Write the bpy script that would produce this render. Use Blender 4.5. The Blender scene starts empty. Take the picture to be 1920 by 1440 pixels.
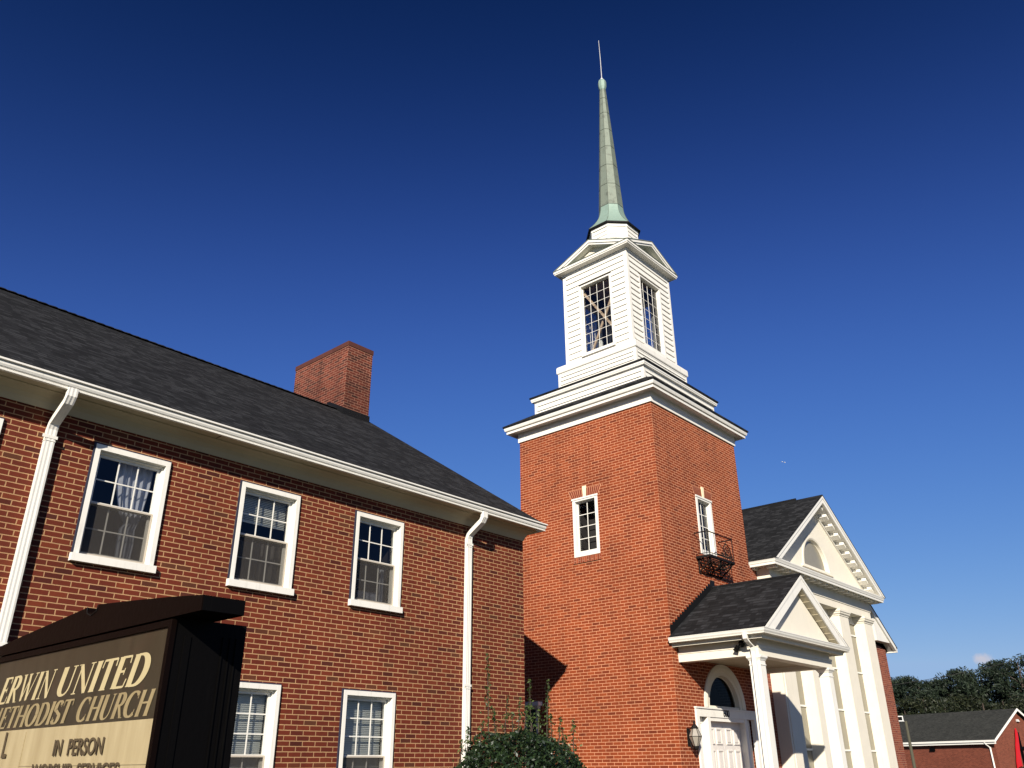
import bpy, math, random
import numpy as np
from mathutils import Vector, Matrix
random.seed(7); rng = np.random.default_rng(7)
S = bpy.context.scene
COL = S.collection
R = math.radians

# ------------------------------------------------------------------ camera
TH, RO, YA, FPX = R(24.88), R(-0.47), R(48.71), 1549.0
hv = Vector((math.sin(YA), math.cos(YA), 0)); r0 = Vector((math.cos(YA), -math.sin(YA), 0))
Fw = hv*math.cos(TH) + Vector((0, 0, math.sin(TH))); u0 = r0.cross(Fw)
Rt = r0*math.cos(RO) + u0*math.sin(RO); Up = Rt.cross(Fw)
cam = bpy.data.cameras.new('camera'); camo = bpy.data.objects.new('camera', cam); COL.objects.link(camo)
camo.matrix_world = Matrix(((Rt.x, Up.x, -Fw.x, 0), (Rt.y, Up.y, -Fw.y, 0), (Rt.z, Up.z, -Fw.z, 1.6), (0, 0, 0, 1)))
cam.sensor_width = 36; cam.lens = 36*FPX/1920; cam.clip_start = .05; cam.clip_end = 3000
S.camera = camo
S.render.resolution_x = 1024; S.render.resolution_y = 768

# ------------------------------------------------------------------ light
SUN = Vector((1, .675, -.56)).normalized()
w = bpy.data.worlds.new('World'); S.world = w; w.use_nodes = True
nt = w.node_tree; N = nt.nodes; L = nt.links; N.clear()
sky = N.new('ShaderNodeTexSky'); sky.sky_type = 'NISHITA'; sky.sun_disc = False
sky.sun_elevation = math.asin(-SUN.z); sky.sun_rotation = math.atan2(-SUN.x, -SUN.y)
sky.altitude = 0; sky.air_density = 1.0; sky.dust_density = .35; sky.ozone_density = 2.5
bg = N.new('ShaderNodeBackground'); bg.inputs[1].default_value = .0732
out = N.new('ShaderNodeOutputWorld')
# one small pale cloud low on the right, part of the sky itself
tc = N.new('ShaderNodeTexCoord'); cd = Vector((.97032, .22199, .09588)).normalized()
cr = cd.cross(Vector((0, 0, 1))).normalized(); cu = cr.cross(cd)
def vdot(v, sc):
    n = N.new('ShaderNodeVectorMath'); n.operation = 'DOT_PRODUCT'; L.new(tc.outputs['Generated'], n.inputs[0]); n.inputs[1].default_value = v
    m = N.new('ShaderNodeMath'); m.operation = 'MULTIPLY'; L.new(n.outputs['Value'], m.inputs[0]); m.inputs[1].default_value = sc; return m
a = vdot(cr, 1/.0105); b = vdot(cu, 1/.0062)
cz = N.new('ShaderNodeTexNoise'); cz.inputs['Scale'].default_value = 160; cz.inputs['Detail'].default_value = 5; L.new(tc.outputs['Generated'], cz.inputs['Vector'])
def mth(op, x, y=None, clamp=False):
    n = N.new('ShaderNodeMath'); n.operation = op; n.use_clamp = clamp
    for i, q in enumerate((x, y)):
        if q is None: continue
        if isinstance(q, (int, float)): n.inputs[i].default_value = q
        else: L.new(q, n.inputs[i])
    return n.outputs[0]
rad = mth('ADD', mth('MULTIPLY', a.outputs[0], a.outputs[0]), mth('MULTIPLY', b.outputs[0], b.outputs[0]))
msk = mth('SUBTRACT', mth('ADD', 1.0, mth('MULTIPLY', mth('SUBTRACT', cz.outputs[0], .5), 1.6)), rad, True)
fr = N.new('ShaderNodeVectorMath'); fr.operation = 'DOT_PRODUCT'; L.new(tc.outputs['Generated'], fr.inputs[0]); fr.inputs[1].default_value = cd
msk = mth('MULTIPLY', mth('MULTIPLY', msk, mth('GREATER_THAN', fr.outputs['Value'], 0)), .85)
mx = N.new('ShaderNodeMix'); mx.data_type = 'RGBA'; L.new(msk, mx.inputs[0])
# film-like response of the clear sky: deep zenith, pale horizon
ss = N.new('ShaderNodeSeparateColor'); L.new(sky.outputs[0], ss.inputs[0]); cc = N.new('ShaderNodeCombineColor')
for ch, (p_, k_, m_, A_) in enumerate(((5.9, .8, 4.6, .0771), (4.1, 1.6, 3.2, .01375), (4.2, 2.9, 3.8, .004415))):
    v_ = ss.outputs[ch]; f_ = mth('DIVIDE', mth('POWER', v_, p_), mth('ADD', 1.0, mth('POWER', mth('DIVIDE', v_, k_), m_)))
    L.new(mth('MINIMUM', mth('MULTIPLY', f_, A_*10), (2.4, 3.7, 5.9)[ch]), cc.inputs[ch])
L.new(cc.outputs[0], mx.inputs[6]); mx.inputs[7].default_value = (4.6, 4.5, 5.1, 1)
L.new(mx.outputs[2], bg.inputs[0]); L.new(bg.outputs[0], out.inputs[0])
sl = bpy.data.lights.new('sun', 'SUN'); sl.energy = 5.0; sl.angle = R(.53); sl.color = (1, .92, .80)
so = bpy.data.objects.new('sun', sl); COL.objects.link(so); so.rotation_euler = SUN.to_track_quat('-Z', 'Y').to_euler()
S.view_settings.view_transform = 'Standard'; S.view_settings.look = 'None'; S.view_settings.gamma = 1; S.view_settings.exposure = .80

# ------------------------------------------------------------------ object helpers
def tag(o, label=None, cat=None, group=None, kind=None):
    if label: o['label'] = label
    if cat: o['category'] = cat
    if group: o['group'] = group
    if kind: o['kind'] = kind
    return o
def thing(name, loc, label, cat, group=None):
    o = bpy.data.objects.new(name, None); o.location = loc; o.empty_display_size = .2; COL.objects.link(o)
    o['org'] = tuple(loc); return tag(o, label, cat, group)
class MB:
    def __init__(s): s.v = []; s.f = []; s.m = []; s.cm = 0
    def quad(s, *p):
        i = len(s.v); s.v += [tuple(q) for q in p]; s.f.append(tuple(range(i, i+len(p)))); s.m.append(s.cm)
    def box(s, x0, x1, y0, y1, z0, z1):
        P = [(x, y, z) for z in (z0, z1) for y in (y0, y1) for x in (x0, x1)]
        for q in ((0, 2, 3, 1), (4, 5, 7, 6), (0, 1, 5, 4), (2, 6, 7, 3), (0, 4, 6, 2), (1, 3, 7, 5)): s.quad(*[P[k] for k in q])
    def fbox(s, F, u0, u1, d0, d1, z0, z1):
        P = [F.P(u, d, z) for z in (z0, z1) for d in (d0, d1) for u in (u0, u1)]
        for q in ((0, 2, 3, 1), (4, 5, 7, 6), (0, 1, 5, 4), (2, 6, 7, 3), (0, 4, 6, 2), (1, 3, 7, 5)): s.quad(*[P[k] for k in q])
    def prism(s, P, Q):                         # P, Q matching polygons
        n = len(P); s.quad(*P[::-1]); s.quad(*Q)
        for i in range(n): s.quad(P[i], P[(i+1) % n], Q[(i+1) % n], Q[i])
    def ring(s, rect, prof, ex=1.0, caps=True):  # sweep (offset, z) profile round a rectangle
        x0, x1, y0, y1 = rect
        rows = [[(x0-o*ex, y0-o, z), (x1+o*ex, y0-o, z), (x1+o*ex, y1+o, z), (x0-o*ex, y1+o, z)] for o, z in prof]
        for a, b in zip(rows, rows[1:]):
            for k in range(4):
                j = (k+1) % 4; s.quad(a[k], a[j], b[j], b[k])
    def lathe(s, c, prof, n, ph=0.0, cap=True):
        cx, cy = c; rows = [[(cx+r*math.cos(2*math.pi*k/n+ph), cy+r*math.sin(2*math.pi*k/n+ph), z) for k in range(n)] for r, z in prof]
        for a, b in zip(rows, rows[1:]):
            for k in range(n):
                j = (k+1) % n; s.quad(a[k], a[j], b[j], b[k])
        if cap: s.quad(*rows[0][::-1]); s.quad(*rows[-1])
    def tube(s, pts, r, n=6):
        pts = [Vector(p) for p in pts]; rows = []
        rr = r if isinstance(r, (list, tuple)) else [r]*len(pts)
        for i, p in enumerate(pts):
            d = (pts[min(i+1, len(pts)-1)]-pts[max(i-1, 0)]).normalized()
            a = d.cross(Vector((0, 0, 1)) if abs(d.z) < .9 else Vector((1, 0, 0))).normalized(); b = a.cross(d)
            rows.append([p+(a*math.cos(2*math.pi*k/n)+b*math.sin(2*math.pi*k/n))*rr[i] for k in range(n)])
        for a, b in zip(rows, rows[1:]):
            for k in range(n): s.quad(a[k], b[k], b[(k+1) % n], a[(k+1) % n])
        s.quad(*rows[0]); s.quad(*rows[-1][::-1])
    def build(s, name, mats, parent=None, label=None, uo=True, smooth=False, bevel=0):
        org = np.array(parent['org'] if parent is not None and 'org' in parent else (0, 0, 0), float)
        V = np.array([tuple(p) for p in s.v], float)-org
        me = bpy.data.meshes.new(name); me.from_pydata(V.tolist(), [], s.f)
        if not isinstance(mats, (list, tuple)): mats = [mats]
        for m in mats: me.materials.append(m)
        me.polygons.foreach_set('material_index', s.m)
        uv = me.uv_layers.new(name='UVMap').data
        for p in me.polygons:
            n = p.normal
            if abs(n.z) > .999: ud = Vector((1, 0, 0)); vd = Vector((0, 1, 0))
            else:
                ud = Vector((0, 0, 1)).cross(n).normalized(); vd = n.cross(ud)
            off = .107 if (abs(n.x) > .9 and uo) else 0
            for li in p.loop_indices:
                c = me.vertices[me.loops[li].vertex_index].co
                uv[li].uv = (c.dot(ud)+off, c.dot(vd))
        if smooth: me.polygons.foreach_set('use_smooth', [True]*len(me.polygons))
        me.update()
        o = bpy.data.objects.new(name, me); COL.objects.link(o)
        if parent is not None: o.parent = parent
        o['org'] = tuple(org)
        if label: o['label'] = label
        if bevel:
            b = o.modifiers.new('bevel', 'BEVEL'); b.width = bevel; b.segments = 2; b.limit_method = 'ANGLE'
        return o
class Frame:                                     # a wall plane: u to the right seen from outside, d inward, z up
    def __init__(s, o, ud):
        s.o = Vector(o); s.u = Vector(ud).normalized(); s.n = s.u.cross(Vector((0, 0, 1)))
    def P(s, u, d, z): return s.o+s.u*u-s.n*d+Vector((0, 0, z))
def wall(mb, F, a, b, z0, z1, holes=(), depth=.12):
    us = sorted({a, b, *[h[0] for h in holes], *[h[1] for h in holes]}); zs = sorted({z0, z1, *[h[2] for h in holes], *[h[3] for h in holes]})
    for ua, ub in zip(us, us[1:]):
        for za, zb in zip(zs, zs[1:]):
            if any(h[0] <= ua and ub <= h[1] and h[2] <= za and zb <= h[3] for h in holes): continue
            mb.quad(F.P(ua, 0, za), F.P(ub, 0, za), F.P(ub, 0, zb), F.P(ua, 0, zb))
    for h in holes:
        ua, ub, za, zb = h[:4]
        mb.quad(F.P(ua, 0, za), F.P(ua, 0, zb), F.P(ua, depth, zb), F.P(ua, depth, za))
        mb.quad(F.P(ub, 0, zb), F.P(ub, 0, za), F.P(ub, depth, za), F.P(ub, depth, zb))
        mb.quad(F.P(ua, 0, zb), F.P(ub, 0, zb), F.P(ub, depth, zb), F.P(ua, depth, zb))
        mb.quad(F.P(ub, 0, za), F.P(ua, 0, za), F.P(ua, depth, za), F.P(ub, depth, za))

# ------------------------------------------------------------------ materials
MATS = {}
def newmat(name):
    m = bpy.data.materials.new(name); m.use_nodes = True; t = m.node_tree; p = t.nodes['Principled BSDF']; MATS[name] = m
    return m, t, p
def mk(t):
    def M(op, x, y=None, z=None, clamp=False):
        n = t.nodes.new('ShaderNodeMath'); n.operation = op; n.use_clamp = clamp
        for i, q in enumerate((x, y, z)):
            if q is None: continue
            if isinstance(q, (int, float)): n.inputs[i].default_value = q
            else: t.links.new(q, n.inputs[i])
        return n.outputs[0]
    return M
def ramp(t, fac, stops, const=False):
    n = t.nodes.new('ShaderNodeValToRGB'); e = n.color_ramp.elements
    if const: n.color_ramp.interpolation = 'CONSTANT'
    while len(e) < len(stops): e.new(.5)
    for el, (p, c) in zip(e, stops): el.position = p; el.color = (*c, 1)
    t.links.new(fac, n.inputs[0]); return n.outputs[0]
def noise(t, vec, sc, det=4, rough=.55):
    n = t.nodes.new('ShaderNodeTexNoise'); n.inputs['Scale'].default_value = sc; n.inputs['Detail'].default_value = det; n.inputs['Roughness'].default_value = rough
    if vec is not None: t.links.new(vec, n.inputs['Vector'])
    return n.outputs[0]
def mixc(t, f, a, b, mode='MIX'):
    n = t.nodes.new('ShaderNodeMix'); n.data_type = 'RGBA'; n.blend_type = mode
    for i, q in ((0, f), (6, a), (7, b)):
        if isinstance(q, (int, float)): n.inputs[i].default_value = q
        elif isinstance(q, tuple): n.inputs[i].default_value = (*q, 1)
        else: t.links.new(q, n.inputs[i])
    return n.outputs[2]
def bump(t, p, h, strength, dist):
    b = t.nodes.new('ShaderNodeBump'); b.inputs['Strength'].default_value = strength; b.inputs['Distance'].default_value = dist
    t.links.new(h, b.inputs['Height']); t.links.new(b.outputs[0], p.inputs['Normal'])
def smooth(t, M, lo, hi, x):
    n = t.nodes.new('ShaderNodeMapRange'); n.interpolation_type = 'SMOOTHSTEP'; n.inputs[1].default_value = lo; n.inputs[2].default_value = hi
    t.links.new(x, n.inputs[0]); return n.outputs[0]
def brickmat(name, stops, mortar, bw=.215, rh=.070, mo=.010, swap=False, grime=.25, jit=.0018, blotch=None):
    m, t, p = newmat(name); M = mk(t)
    uvn = t.nodes.new('ShaderNodeUVMap'); uvn.uv_map = 'UVMap'
    sp = t.nodes.new('ShaderNodeSeparateXYZ'); t.links.new(uvn.outputs[0], sp.inputs[0])
    u, v = (sp.outputs[1], sp.outputs[0]) if swap else (sp.outputs[0], sp.outputs[1])
    big = noise(t, uvn.outputs[0], 18, 3)
    v2 = M('ADD', v, M('MULTIPLY', M('SUBTRACT', big, .5), jit*4)); u2 = M('ADD', u, M('MULTIPLY', M('SUBTRACT', noise(t, uvn.outputs[0], 23, 2), .5), jit*6))
    r = M('DIVIDE', v2, rh); row = M('FLOOR', r); fr = M('SUBTRACT', r, row)
    wr = t.nodes.new('ShaderNodeTexWhiteNoise'); wr.noise_dimensions = '1D'; t.links.new(row, wr.inputs['W'])
    c = M('ADD', M('ADD', M('DIVIDE', u2, bw), M('MULTIPLY', M('MODULO', M('ABSOLUTE', row), 2), .5)), M('MULTIPLY', M('SUBTRACT', wr.outputs[0], .5), .07))
    co = M('FLOOR', c); fc = M('SUBTRACT', c, co)
    dv = M('MULTIPLY', M('MINIMUM', fr, M('SUBTRACT', 1, fr)), rh); du = M('MULTIPLY', M('MINIMUM', fc, M('SUBTRACT', 1, fc)), bw)
    d = M('MINIMUM', du, dv)
    mask = smooth(t, M, mo*.5-.0010, mo*.5+.0012, d)
    cb = t.nodes.new('ShaderNodeCombineXYZ'); t.links.new(co, cb.inputs[0]); t.links.new(row, cb.inputs[1])
    wn = t.nodes.new('ShaderNodeTexWhiteNoise'); wn.noise_dimensions = '2D'; t.links.new(cb.outputs[0], wn.inputs['Vector'])
    col = ramp(t, wn.outputs['Value'], stops)
    fine = noise(t, uvn.outputs[0], 90, 5, .7)
    col = mixc(t, .55, col, ramp(t, fine, [(.3, (.55, .55, .55)), (.7, (1.25, 1.25, 1.25))]), 'MULTIPLY')
    mor = mixc(t, noise(t, uvn.outputs[0], 14, 4), mortar, tuple(q*.68 for q in mortar))
    full = mixc(t, mask, mor, col)
    g = noise(t, uvn.outputs[0], .55, 5, .6)
    full = mixc(t, grime, full, ramp(t, g, [(.3, (.6, .58, .56)), (.65, (1.15, 1.13, 1.12))]), 'MULTIPLY')
    mp = t.nodes.new('ShaderNodeMapping'); mp.inputs['Scale'].default_value = (2.6, .28, 1); t.links.new(uvn.outputs[0], mp.inputs[0])
    full = mixc(t, grime*.8, full, ramp(t, noise(t, mp.outputs[0], 1.5, 6, .68), [(.32, (.58, .55, .54)), (.5, (1, 1, 1)), (.72, (1.16, 1.18, 1.2))]), 'MULTIPLY')
    eff = M('MULTIPLY', smooth(t, M, .60, .80, noise(t, uvn.outputs[0], 2.3, 8, .75)), grime*.30); full = mixc(t, eff, full, tuple(q*.8 for q in mortar))
    if blotch:
        full = mixc(t, M('MULTIPLY', smooth(t, M, .56, .72, noise(t, uvn.outputs[0], 1.7, 6, .65)), .45), full, blotch)
    t.links.new(full, p.inputs['Base Color']); p.inputs['Roughness'].default_value = .85; p.inputs['Specular IOR Level'].default_value = .25
    h = M('ADD', mask, M('MULTIPLY', fine, .35)); bump(t, p, h, .6, .006)
    return m
brickA = brickmat('annex_brick', [(0, (.055, .0095, .0052)), (.10, (.098, .0150, .0060)), (.45, (.125, .0195, .0072)), (.72, (.110, .0172, .0066)), (.90, (.150, .0265, .0088)), (.97, (.085, .026, .0105)), (1, (.065, .013, .007))], (.44, .255, .125), bw=.2185, mo=.0120, grime=.5)
brickT = brickmat('tower_brick', [(0, (.125, .0215, .0064)), (.12, (.172, .0305, .0083)), (.5, (.205, .0375, .0098)), (.85, (.235, .046, .0118)), (1, (.165, .028, .0075))], (.66, .315, .175), mo=.0112, grime=.5)
brickTs = brickmat('arch_brick', [(0, (0.1440, 0.0324, 0.0144)), (.5, (0.2304, 0.0504, 0.0216)), (1, (0.3024, 0.0720, 0.0288))], (0.4608, 0.2448, 0.1548), mo=.009, swap=True, rh=.066, bw=.30)
brickN = brickmat('nave_brick', [(0, (0.1364, 0.0310, 0.0186)), (.5, (0.1922, 0.0465, 0.0248)), (1, (0.2356, 0.0620, 0.0310))], (0.3720, 0.2046, 0.1364), mo=.010)
brickC = brickmat('chimney_brick', [(0, (.040, .012, .009)), (.4, (.105, .021, .012)), (.75, (.135, .029, .015)), (1, (.050, .016, .012))], (.30, .15, .10), mo=.014, grime=1.0)
brickH = brickmat('hall_brick', [(0, (0.1054, 0.0248, 0.0136)), (.5, (0.1364, 0.0341, 0.0186)), (1, (0.1674, 0.0434, 0.0236))], (0.2232, 0.1054, 0.0682), mo=.010)
def paint(name, c, rough=.55, var=.10, dirt=None, sc=3, spec=.4, dirtcol=(.25, .22, .17)):
    m, t, p = newmat(name); M = mk(t); o = t.nodes.new('ShaderNodeTexCoord')
    n = noise(t, o.outputs['Object'], sc, 6, .6)
    col = mixc(t, n, tuple(q*(1-var) for q in c), tuple(min(1, q*(1+var*.5)) for q in c))
    if dirt:
        mp = t.nodes.new('ShaderNodeMapping'); mp.inputs['Scale'].default_value = (9, 9, .9); t.links.new(o.outputs['Object'], mp.inputs[0])
        col = mixc(t, M('MULTIPLY', smooth(t, M, .52, .78, noise(t, mp.outputs[0], 1.6, 6, .7)), dirt), col, dirtcol)
    t.links.new(col, p.inputs['Base Color']); p.inputs['Roughness'].default_value = rough; p.inputs['Specular IOR Level'].default_value = spec
    bump(t, p, noise(t, o.outputs['Object'], sc*14, 3), .12, .01)
    return m
white = paint('white_paint', (.68, .66, .60), dirt=.30)
creamw = paint('cream_paint', (.65, .605, .505), dirt=.16, rough=.7)
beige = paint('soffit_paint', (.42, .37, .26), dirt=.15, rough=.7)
sashw = paint('sash_vinyl', (.64, .62, .56), rough=.4)
screenf = paint('screen_frame', (.42, .37, .30), rough=.5)
navy = paint('old_backing', (.016, .019, .038), rough=.7)
stone = paint('keystone', (.74, .62, .42), rough=.85)
blackm = paint('black_metal', (.0022, .0020, .0020), rough=.5, dirt=.10, spec=.05, dirtcol=(.03, .028, .025))
brownm = paint('brown_metal', (.0034, .0016, .0011), rough=.45, spec=.06)
iron = paint('wrought_iron', (.006, .0045, .004), rough=.7, dirt=.35, dirtcol=(.05, .028, .018), spec=.2)
flash = paint('dark_flashing', (.005, .005, .0055), rough=.6, spec=.2)
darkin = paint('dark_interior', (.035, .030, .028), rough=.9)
woodb = paint('raw_lumber', (.50, .36, .24), rough=.8, var=.3)
doorw = paint('door_paint', (.60, .565, .52), rough=.4)
glasspanel = paint('opaque_glass', (.22, .20, .145), rough=.25, var=.25, sc=1.2, spec=.4)
redp = paint('red_emblem', (.42, .010, .014), rough=.4)
polew = paint('weathered_pole', (.062, .058, .036), rough=.8, var=.3)
wirem = paint('wire_cable', (.03, .03, .03), rough=.6); galv = paint('galvanised', (.5, .5, .48), rough=.45)
lampg = paint('lamp_glass', (.27, .245, .205), rough=.2, spec=.6)
rust = paint('rusty_cap', (.075, .019, .012), rough=.8, var=.5, dirt=.5, dirtcol=(.10, .045, .03))
curt = paint('curtain_cloth', (.62, .62, .66), rough=.9)
blindw = paint('blind_slats', (.78, .77, .68), rough=.5)
def shingle(name, c0, c1, c2, rh=.14):
    m, t, p = newmat(name); M = mk(t)
    uvn = t.nodes.new('ShaderNodeUVMap'); uvn.uv_map = 'UVMap'; sp = t.nodes.new('ShaderNodeSeparateXYZ'); t.links.new(uvn.outputs[0], sp.inputs[0])
    u, v = sp.outputs[0], sp.outputs[1]
    r = M('DIVIDE', v, rh); row = M('FLOOR', r); fr = M('SUBTRACT', r, row)
    wr = t.nodes.new('ShaderNodeTexWhiteNoise'); wr.noise_dimensions = '1D'; t.links.new(row, wr.inputs['W'])
    def tabs(width, k):
        c = M('ADD', M('DIVIDE', u, width), M('MULTIPLY', wr.outputs[0], 7.3+k)); co = M('FLOOR', c); fc = M('SUBTRACT', c, co)
        cb = t.nodes.new('ShaderNodeCombineXYZ'); t.links.new(co, cb.inputs[0]); t.links.new(row, cb.inputs[1]); cb.inputs[2].default_value = k
        wn = t.nodes.new('ShaderNodeTexWhiteNoise'); wn.noise_dimensions = '3D'; t.links.new(cb.outputs[0], wn.inputs['Vector']); return wn.outputs['Value'], fc
    a, fa = tabs(.13, 1); b, fb = tabs(.24, 2)
    val = M('ADD', M('MULTIPLY', a, .55), M('MULTIPLY', b, .45))
    col = ramp(t, val, [(.2, c0), (.5, c1), (.8, c2)])
    gran = noise(t, uvn.outputs[0], 260, 4, .8)
    col = mixc(t, .6, col, ramp(t, gran, [(.35, (.5, .5, .5)), (.65, (1.35, 1.35, 1.35))]), 'MULTIPLY')
    edge = M('SUBTRACT', 1, smooth(t, M, .10, .36, fr))
    col = mixc(t, M('MULTIPLY', M('MULTIPLY', edge, .92), M('ADD', .25, M('MULTIPLY', M('GREATER_THAN', a, .48), .75))), col, (.0012, .0012, .0015))  # shadow along the lower ends of raised tabs, painted into the colour
    col = mixc(t, .3, col, ramp(t, noise(t, uvn.outputs[0], .9, 4), [(.3, (.6, .6, .62)), (.7, (1.25, 1.22, 1.2))]), 'MULTIPLY')
    t.links.new(col, p.inputs['Base Color']); p.inputs['Roughness'].default_value = .9; p.inputs['Specular IOR Level'].default_value = .2
    h = M('ADD', M('SUBTRACT', 1, fr), M('MULTIPLY', val, .8)); bump(t, p, h, .7, .012)
    return m
shing = shingle('charcoal_shingles', (.0042, .0044, .005), (.0095, .0099, .011), (.0230, .0238, .026))
shingH = shingle('hall_shingles', (.022, .023, .020), (.031, .032, .028), (.042, .043, .038))
# patinated copper
def copper(name, base, green, dark, amt):
    m, t, p = newmat(name); M = mk(t); o = t.nodes.new('ShaderNodeTexCoord')
    mp = t.nodes.new('ShaderNodeMapping'); mp.inputs['Scale'].default_value = (7, 7, 1.0); t.links.new(o.outputs['Object'], mp.inputs[0])
    col = mixc(t, noise(t, mp.outputs[0], 2.2, 6, .65), base, green)
    col = mixc(t, M('MULTIPLY', smooth(t, M, .48, .75, noise(t, o.outputs['Object'], 5, 6, .7)), amt), col, dark)
    t.links.new(col, p.inputs['Base Color']); p.inputs['Roughness'].default_value = .6; p.inputs['Metallic'].default_value = .15
    bump(t, p, noise(t, o.outputs['Object'], 9, 4), .2, .02); return m
cop = copper('weathered_copper', (.165, .178, .135), (.125, .165, .135), (.060, .064, .050), .85)
copf = copper('bright_patina', (.215, .285, .235), (.165, .25, .21), (.12, .165, .125), .4)
seam = paint('copper_seam', (.045, .055, .040), rough=.7)
def glass(name, tint=(.9, .93, .95), base=.05, rough=0.0, k=1.0):
    m, t, p = newmat(name); t.nodes.remove(p); o = t.nodes['Material Output']
    tr = t.nodes.new('ShaderNodeBsdfTransparent'); tr.inputs[0].default_value = (*tint, 1)
    gl = t.nodes.new('ShaderNodeBsdfGlossy'); gl.inputs['Roughness'].default_value = rough
    f = t.nodes.new('ShaderNodeFresnel'); f.inputs[0].default_value = 1.5
    M = mk(t); fac = M('ADD', M('MULTIPLY', f.outputs[0], k), base-.04, None, True)
    tcn = t.nodes.new('ShaderNodeTexCoord'); b = t.nodes.new('ShaderNodeBump'); b.inputs['Strength'].default_value = .05; b.inputs['Distance'].default_value = .02
    t.links.new(noise(t, tcn.outputs['Object'], 2.5, 1), b.inputs['Height']); t.links.new(b.outputs[0], gl.inputs['Normal'])
    x = t.nodes.new('ShaderNodeMixShader'); t.links.new(fac, x.inputs[0]); t.links.new(tr.outputs[0], x.inputs[1]); t.links.new(gl.outputs[0], x.inputs[2]); t.links.new(x.outputs[0], o.inputs[0])
    return m
gls = glass('window_glass', k=.75); glsd = glass('tinted_glass', (.30, .31, .32), .04, k=.22)
mesh_scr, t, p = newmat('insect_screen'); o = t.nodes['Material Output']; tr = t.nodes.new('ShaderNodeBsdfTransparent'); x = t.nodes.new('ShaderNodeMixShader')
p.inputs['Base Color'].default_value = (.035, .03, .025, 1); p.inputs['Roughness'].default_value = .8; x.inputs[0].default_value = .55
t.links.new(tr.outputs[0], x.inputs[1]); t.links.new(p.outputs[0], x.inputs[2]); t.links.new(x.outputs[0], o.inputs[0])
def leafmat(name, c0, c1, c2, rough=.4, trans=.15, spec=.5):
    m, t, p = newmat(name); g = t.nodes.new('ShaderNodeNewGeometry'); M = mk(t)
    t.links.new(ramp(t, g.outputs['Random Per Island'], [(0, c0), (.6, c1), (1, c2)]), p.inputs['Base Color'])
    p.inputs['Roughness'].default_value = rough; p.inputs['Specular IOR Level'].default_value = spec
    return m
holly = leafmat('holly_leaf', (.006, .013, .005), (.012, .025, .009), (.026, .045, .014), .38)
hollyS = leafmat('holly_shoot_leaf', (.020, .035, .011), (.035, .06, .016), (.08, .10, .03), .35)
pine = leafmat('pine_needles', (.006, .012, .007), (.012, .021, .011), (.024, .035, .018), .6, spec=.3)
pine2 = leafmat('broad_leaf', (.006, .010, .004), (.012, .017, .006), (.024, .028, .010), .6, spec=.3)
bark = paint('bark', (.055, .04, .03), rough=.9, var=.4)
# ground
m, t, p = newmat('grass'); M = mk(t); oc = t.nodes.new('ShaderNodeTexCoord')
t.links.new(mixc(t, noise(t, oc.outputs['Object'], 1.2, 6), (.020, .030, .010), (.045, .05, .018)), p.inputs['Base Color']); p.inputs['Roughness'].default_value = .95
bump(t, p, noise(t, oc.outputs['Object'], 40, 4), .6, .04); grassm = m
m, t, p = newmat('concrete'); oc = t.nodes.new('ShaderNodeTexCoord')
t.links.new(mixc(t, noise(t, oc.outputs['Object'], 3, 7), (.14, .13, .115), (.22, .205, .18)), p.inputs['Base Color']); p.inputs['Roughness'].default_value = .9; concm = m
m, t, p = newmat('asphalt'); oc = t.nodes.new('ShaderNodeTexCoord')
t.links.new(mixc(t, noise(t, oc.outputs['Object'], 6, 7), (.04, .04, .04), (.065, .063, .06)), p.inputs['Base Color']); p.inputs['Roughness'].default_value = .9; asphm = m

# ------------------------------------------------------------------ ground
g = MB(); g.quad((-900, -900, 0), (1200, -900, 0), (1200, 1200, 0), (-900, 1200, 0)); tag(g.build('ground', grassm), kind='structure')
g = MB(); g.box(-40, 33, -1.2, .9, -.1, .06); g.box(18.2, 19.7, .9, 7.2, -.1, .06); tag(g.build('pavement', concm), kind='structure')
g = MB(); g.quad((-200, -12, .004), (300, -12, .004), (300, -1.5, .004), (-200, -1.5, .004)); tag(g.build('road', asphm), kind='structure')
g = MB(); g.quad((38, -1, .004), (84, -1, .004), (84, 60, .004), (38, 60, .004)); tag(g.build('parking_lot', asphm), kind='structure')

# ------------------------------------------------------------------ shared builders
def gable_roof_prism(mb, x0, x1, y0, y1, z0, zr, th=.05):      # ridge along Y
    xm = (x0+x1)/2
    for (a, b) in (((x0, z0), (xm, zr)), ((xm, zr), (x1, z0))):
        P = [(a[0], y0, a[1]), (b[0], y0, b[1]), (b[0], y0, b[1]-th), (a[0], y0, a[1]-th)]
        Q = [(q[0], y1, q[2]) for q in P]; mb.prism(P, Q)
def siding(mb, F, a, b, z0, z1, holes=(), ex=.115, out=.030, d=0.0):
    n = max(1, round((z1-z0)/ex)); h = (z1-z0)/n
    for i in range(n):
        za, zb = z0+i*h, z0+(i+1)*h; segs = [(a, b)]
        for hu0, hu1, hz0, hz1 in holes:
            if zb > hz0+.01 and za < hz1-.01:
                ns = []
                for s0, s1 in segs:
                    if hu0 > s0: ns.append((s0, min(s1, hu0)))
                    if hu1 < s1: ns.append((max(s0, hu1), s1))
                segs = ns
        for s0, s1 in segs:
            mb.quad(F.P(s0, d-out, za), F.P(s1, d-out, za), F.P(s1, d, zb), F.P(s0, d, zb))
            mb.quad(F.P(s1, d-out, za), F.P(s0, d-out, za), F.P(s0, d+.001, za), F.P(s1, d+.001, za))
def frame4(mb, F, u0, u1, z0, z1, w, d0, d1, wb=None, wt=None):
    wb = w if wb is None else wb; wt = w if wt is None else wt
    mb.fbox(F, u0, u0+w, d0, d1, z0, z1); mb.fbox(F, u1-w, u1, d0, d1, z0, z1)
    mb.fbox(F, u0+w, u1-w, d0+.0005, d1, z1-wt, z1); mb.fbox(F, u0+w, u1-w, d0+.0005, d1, z0, z0+wb)
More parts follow.
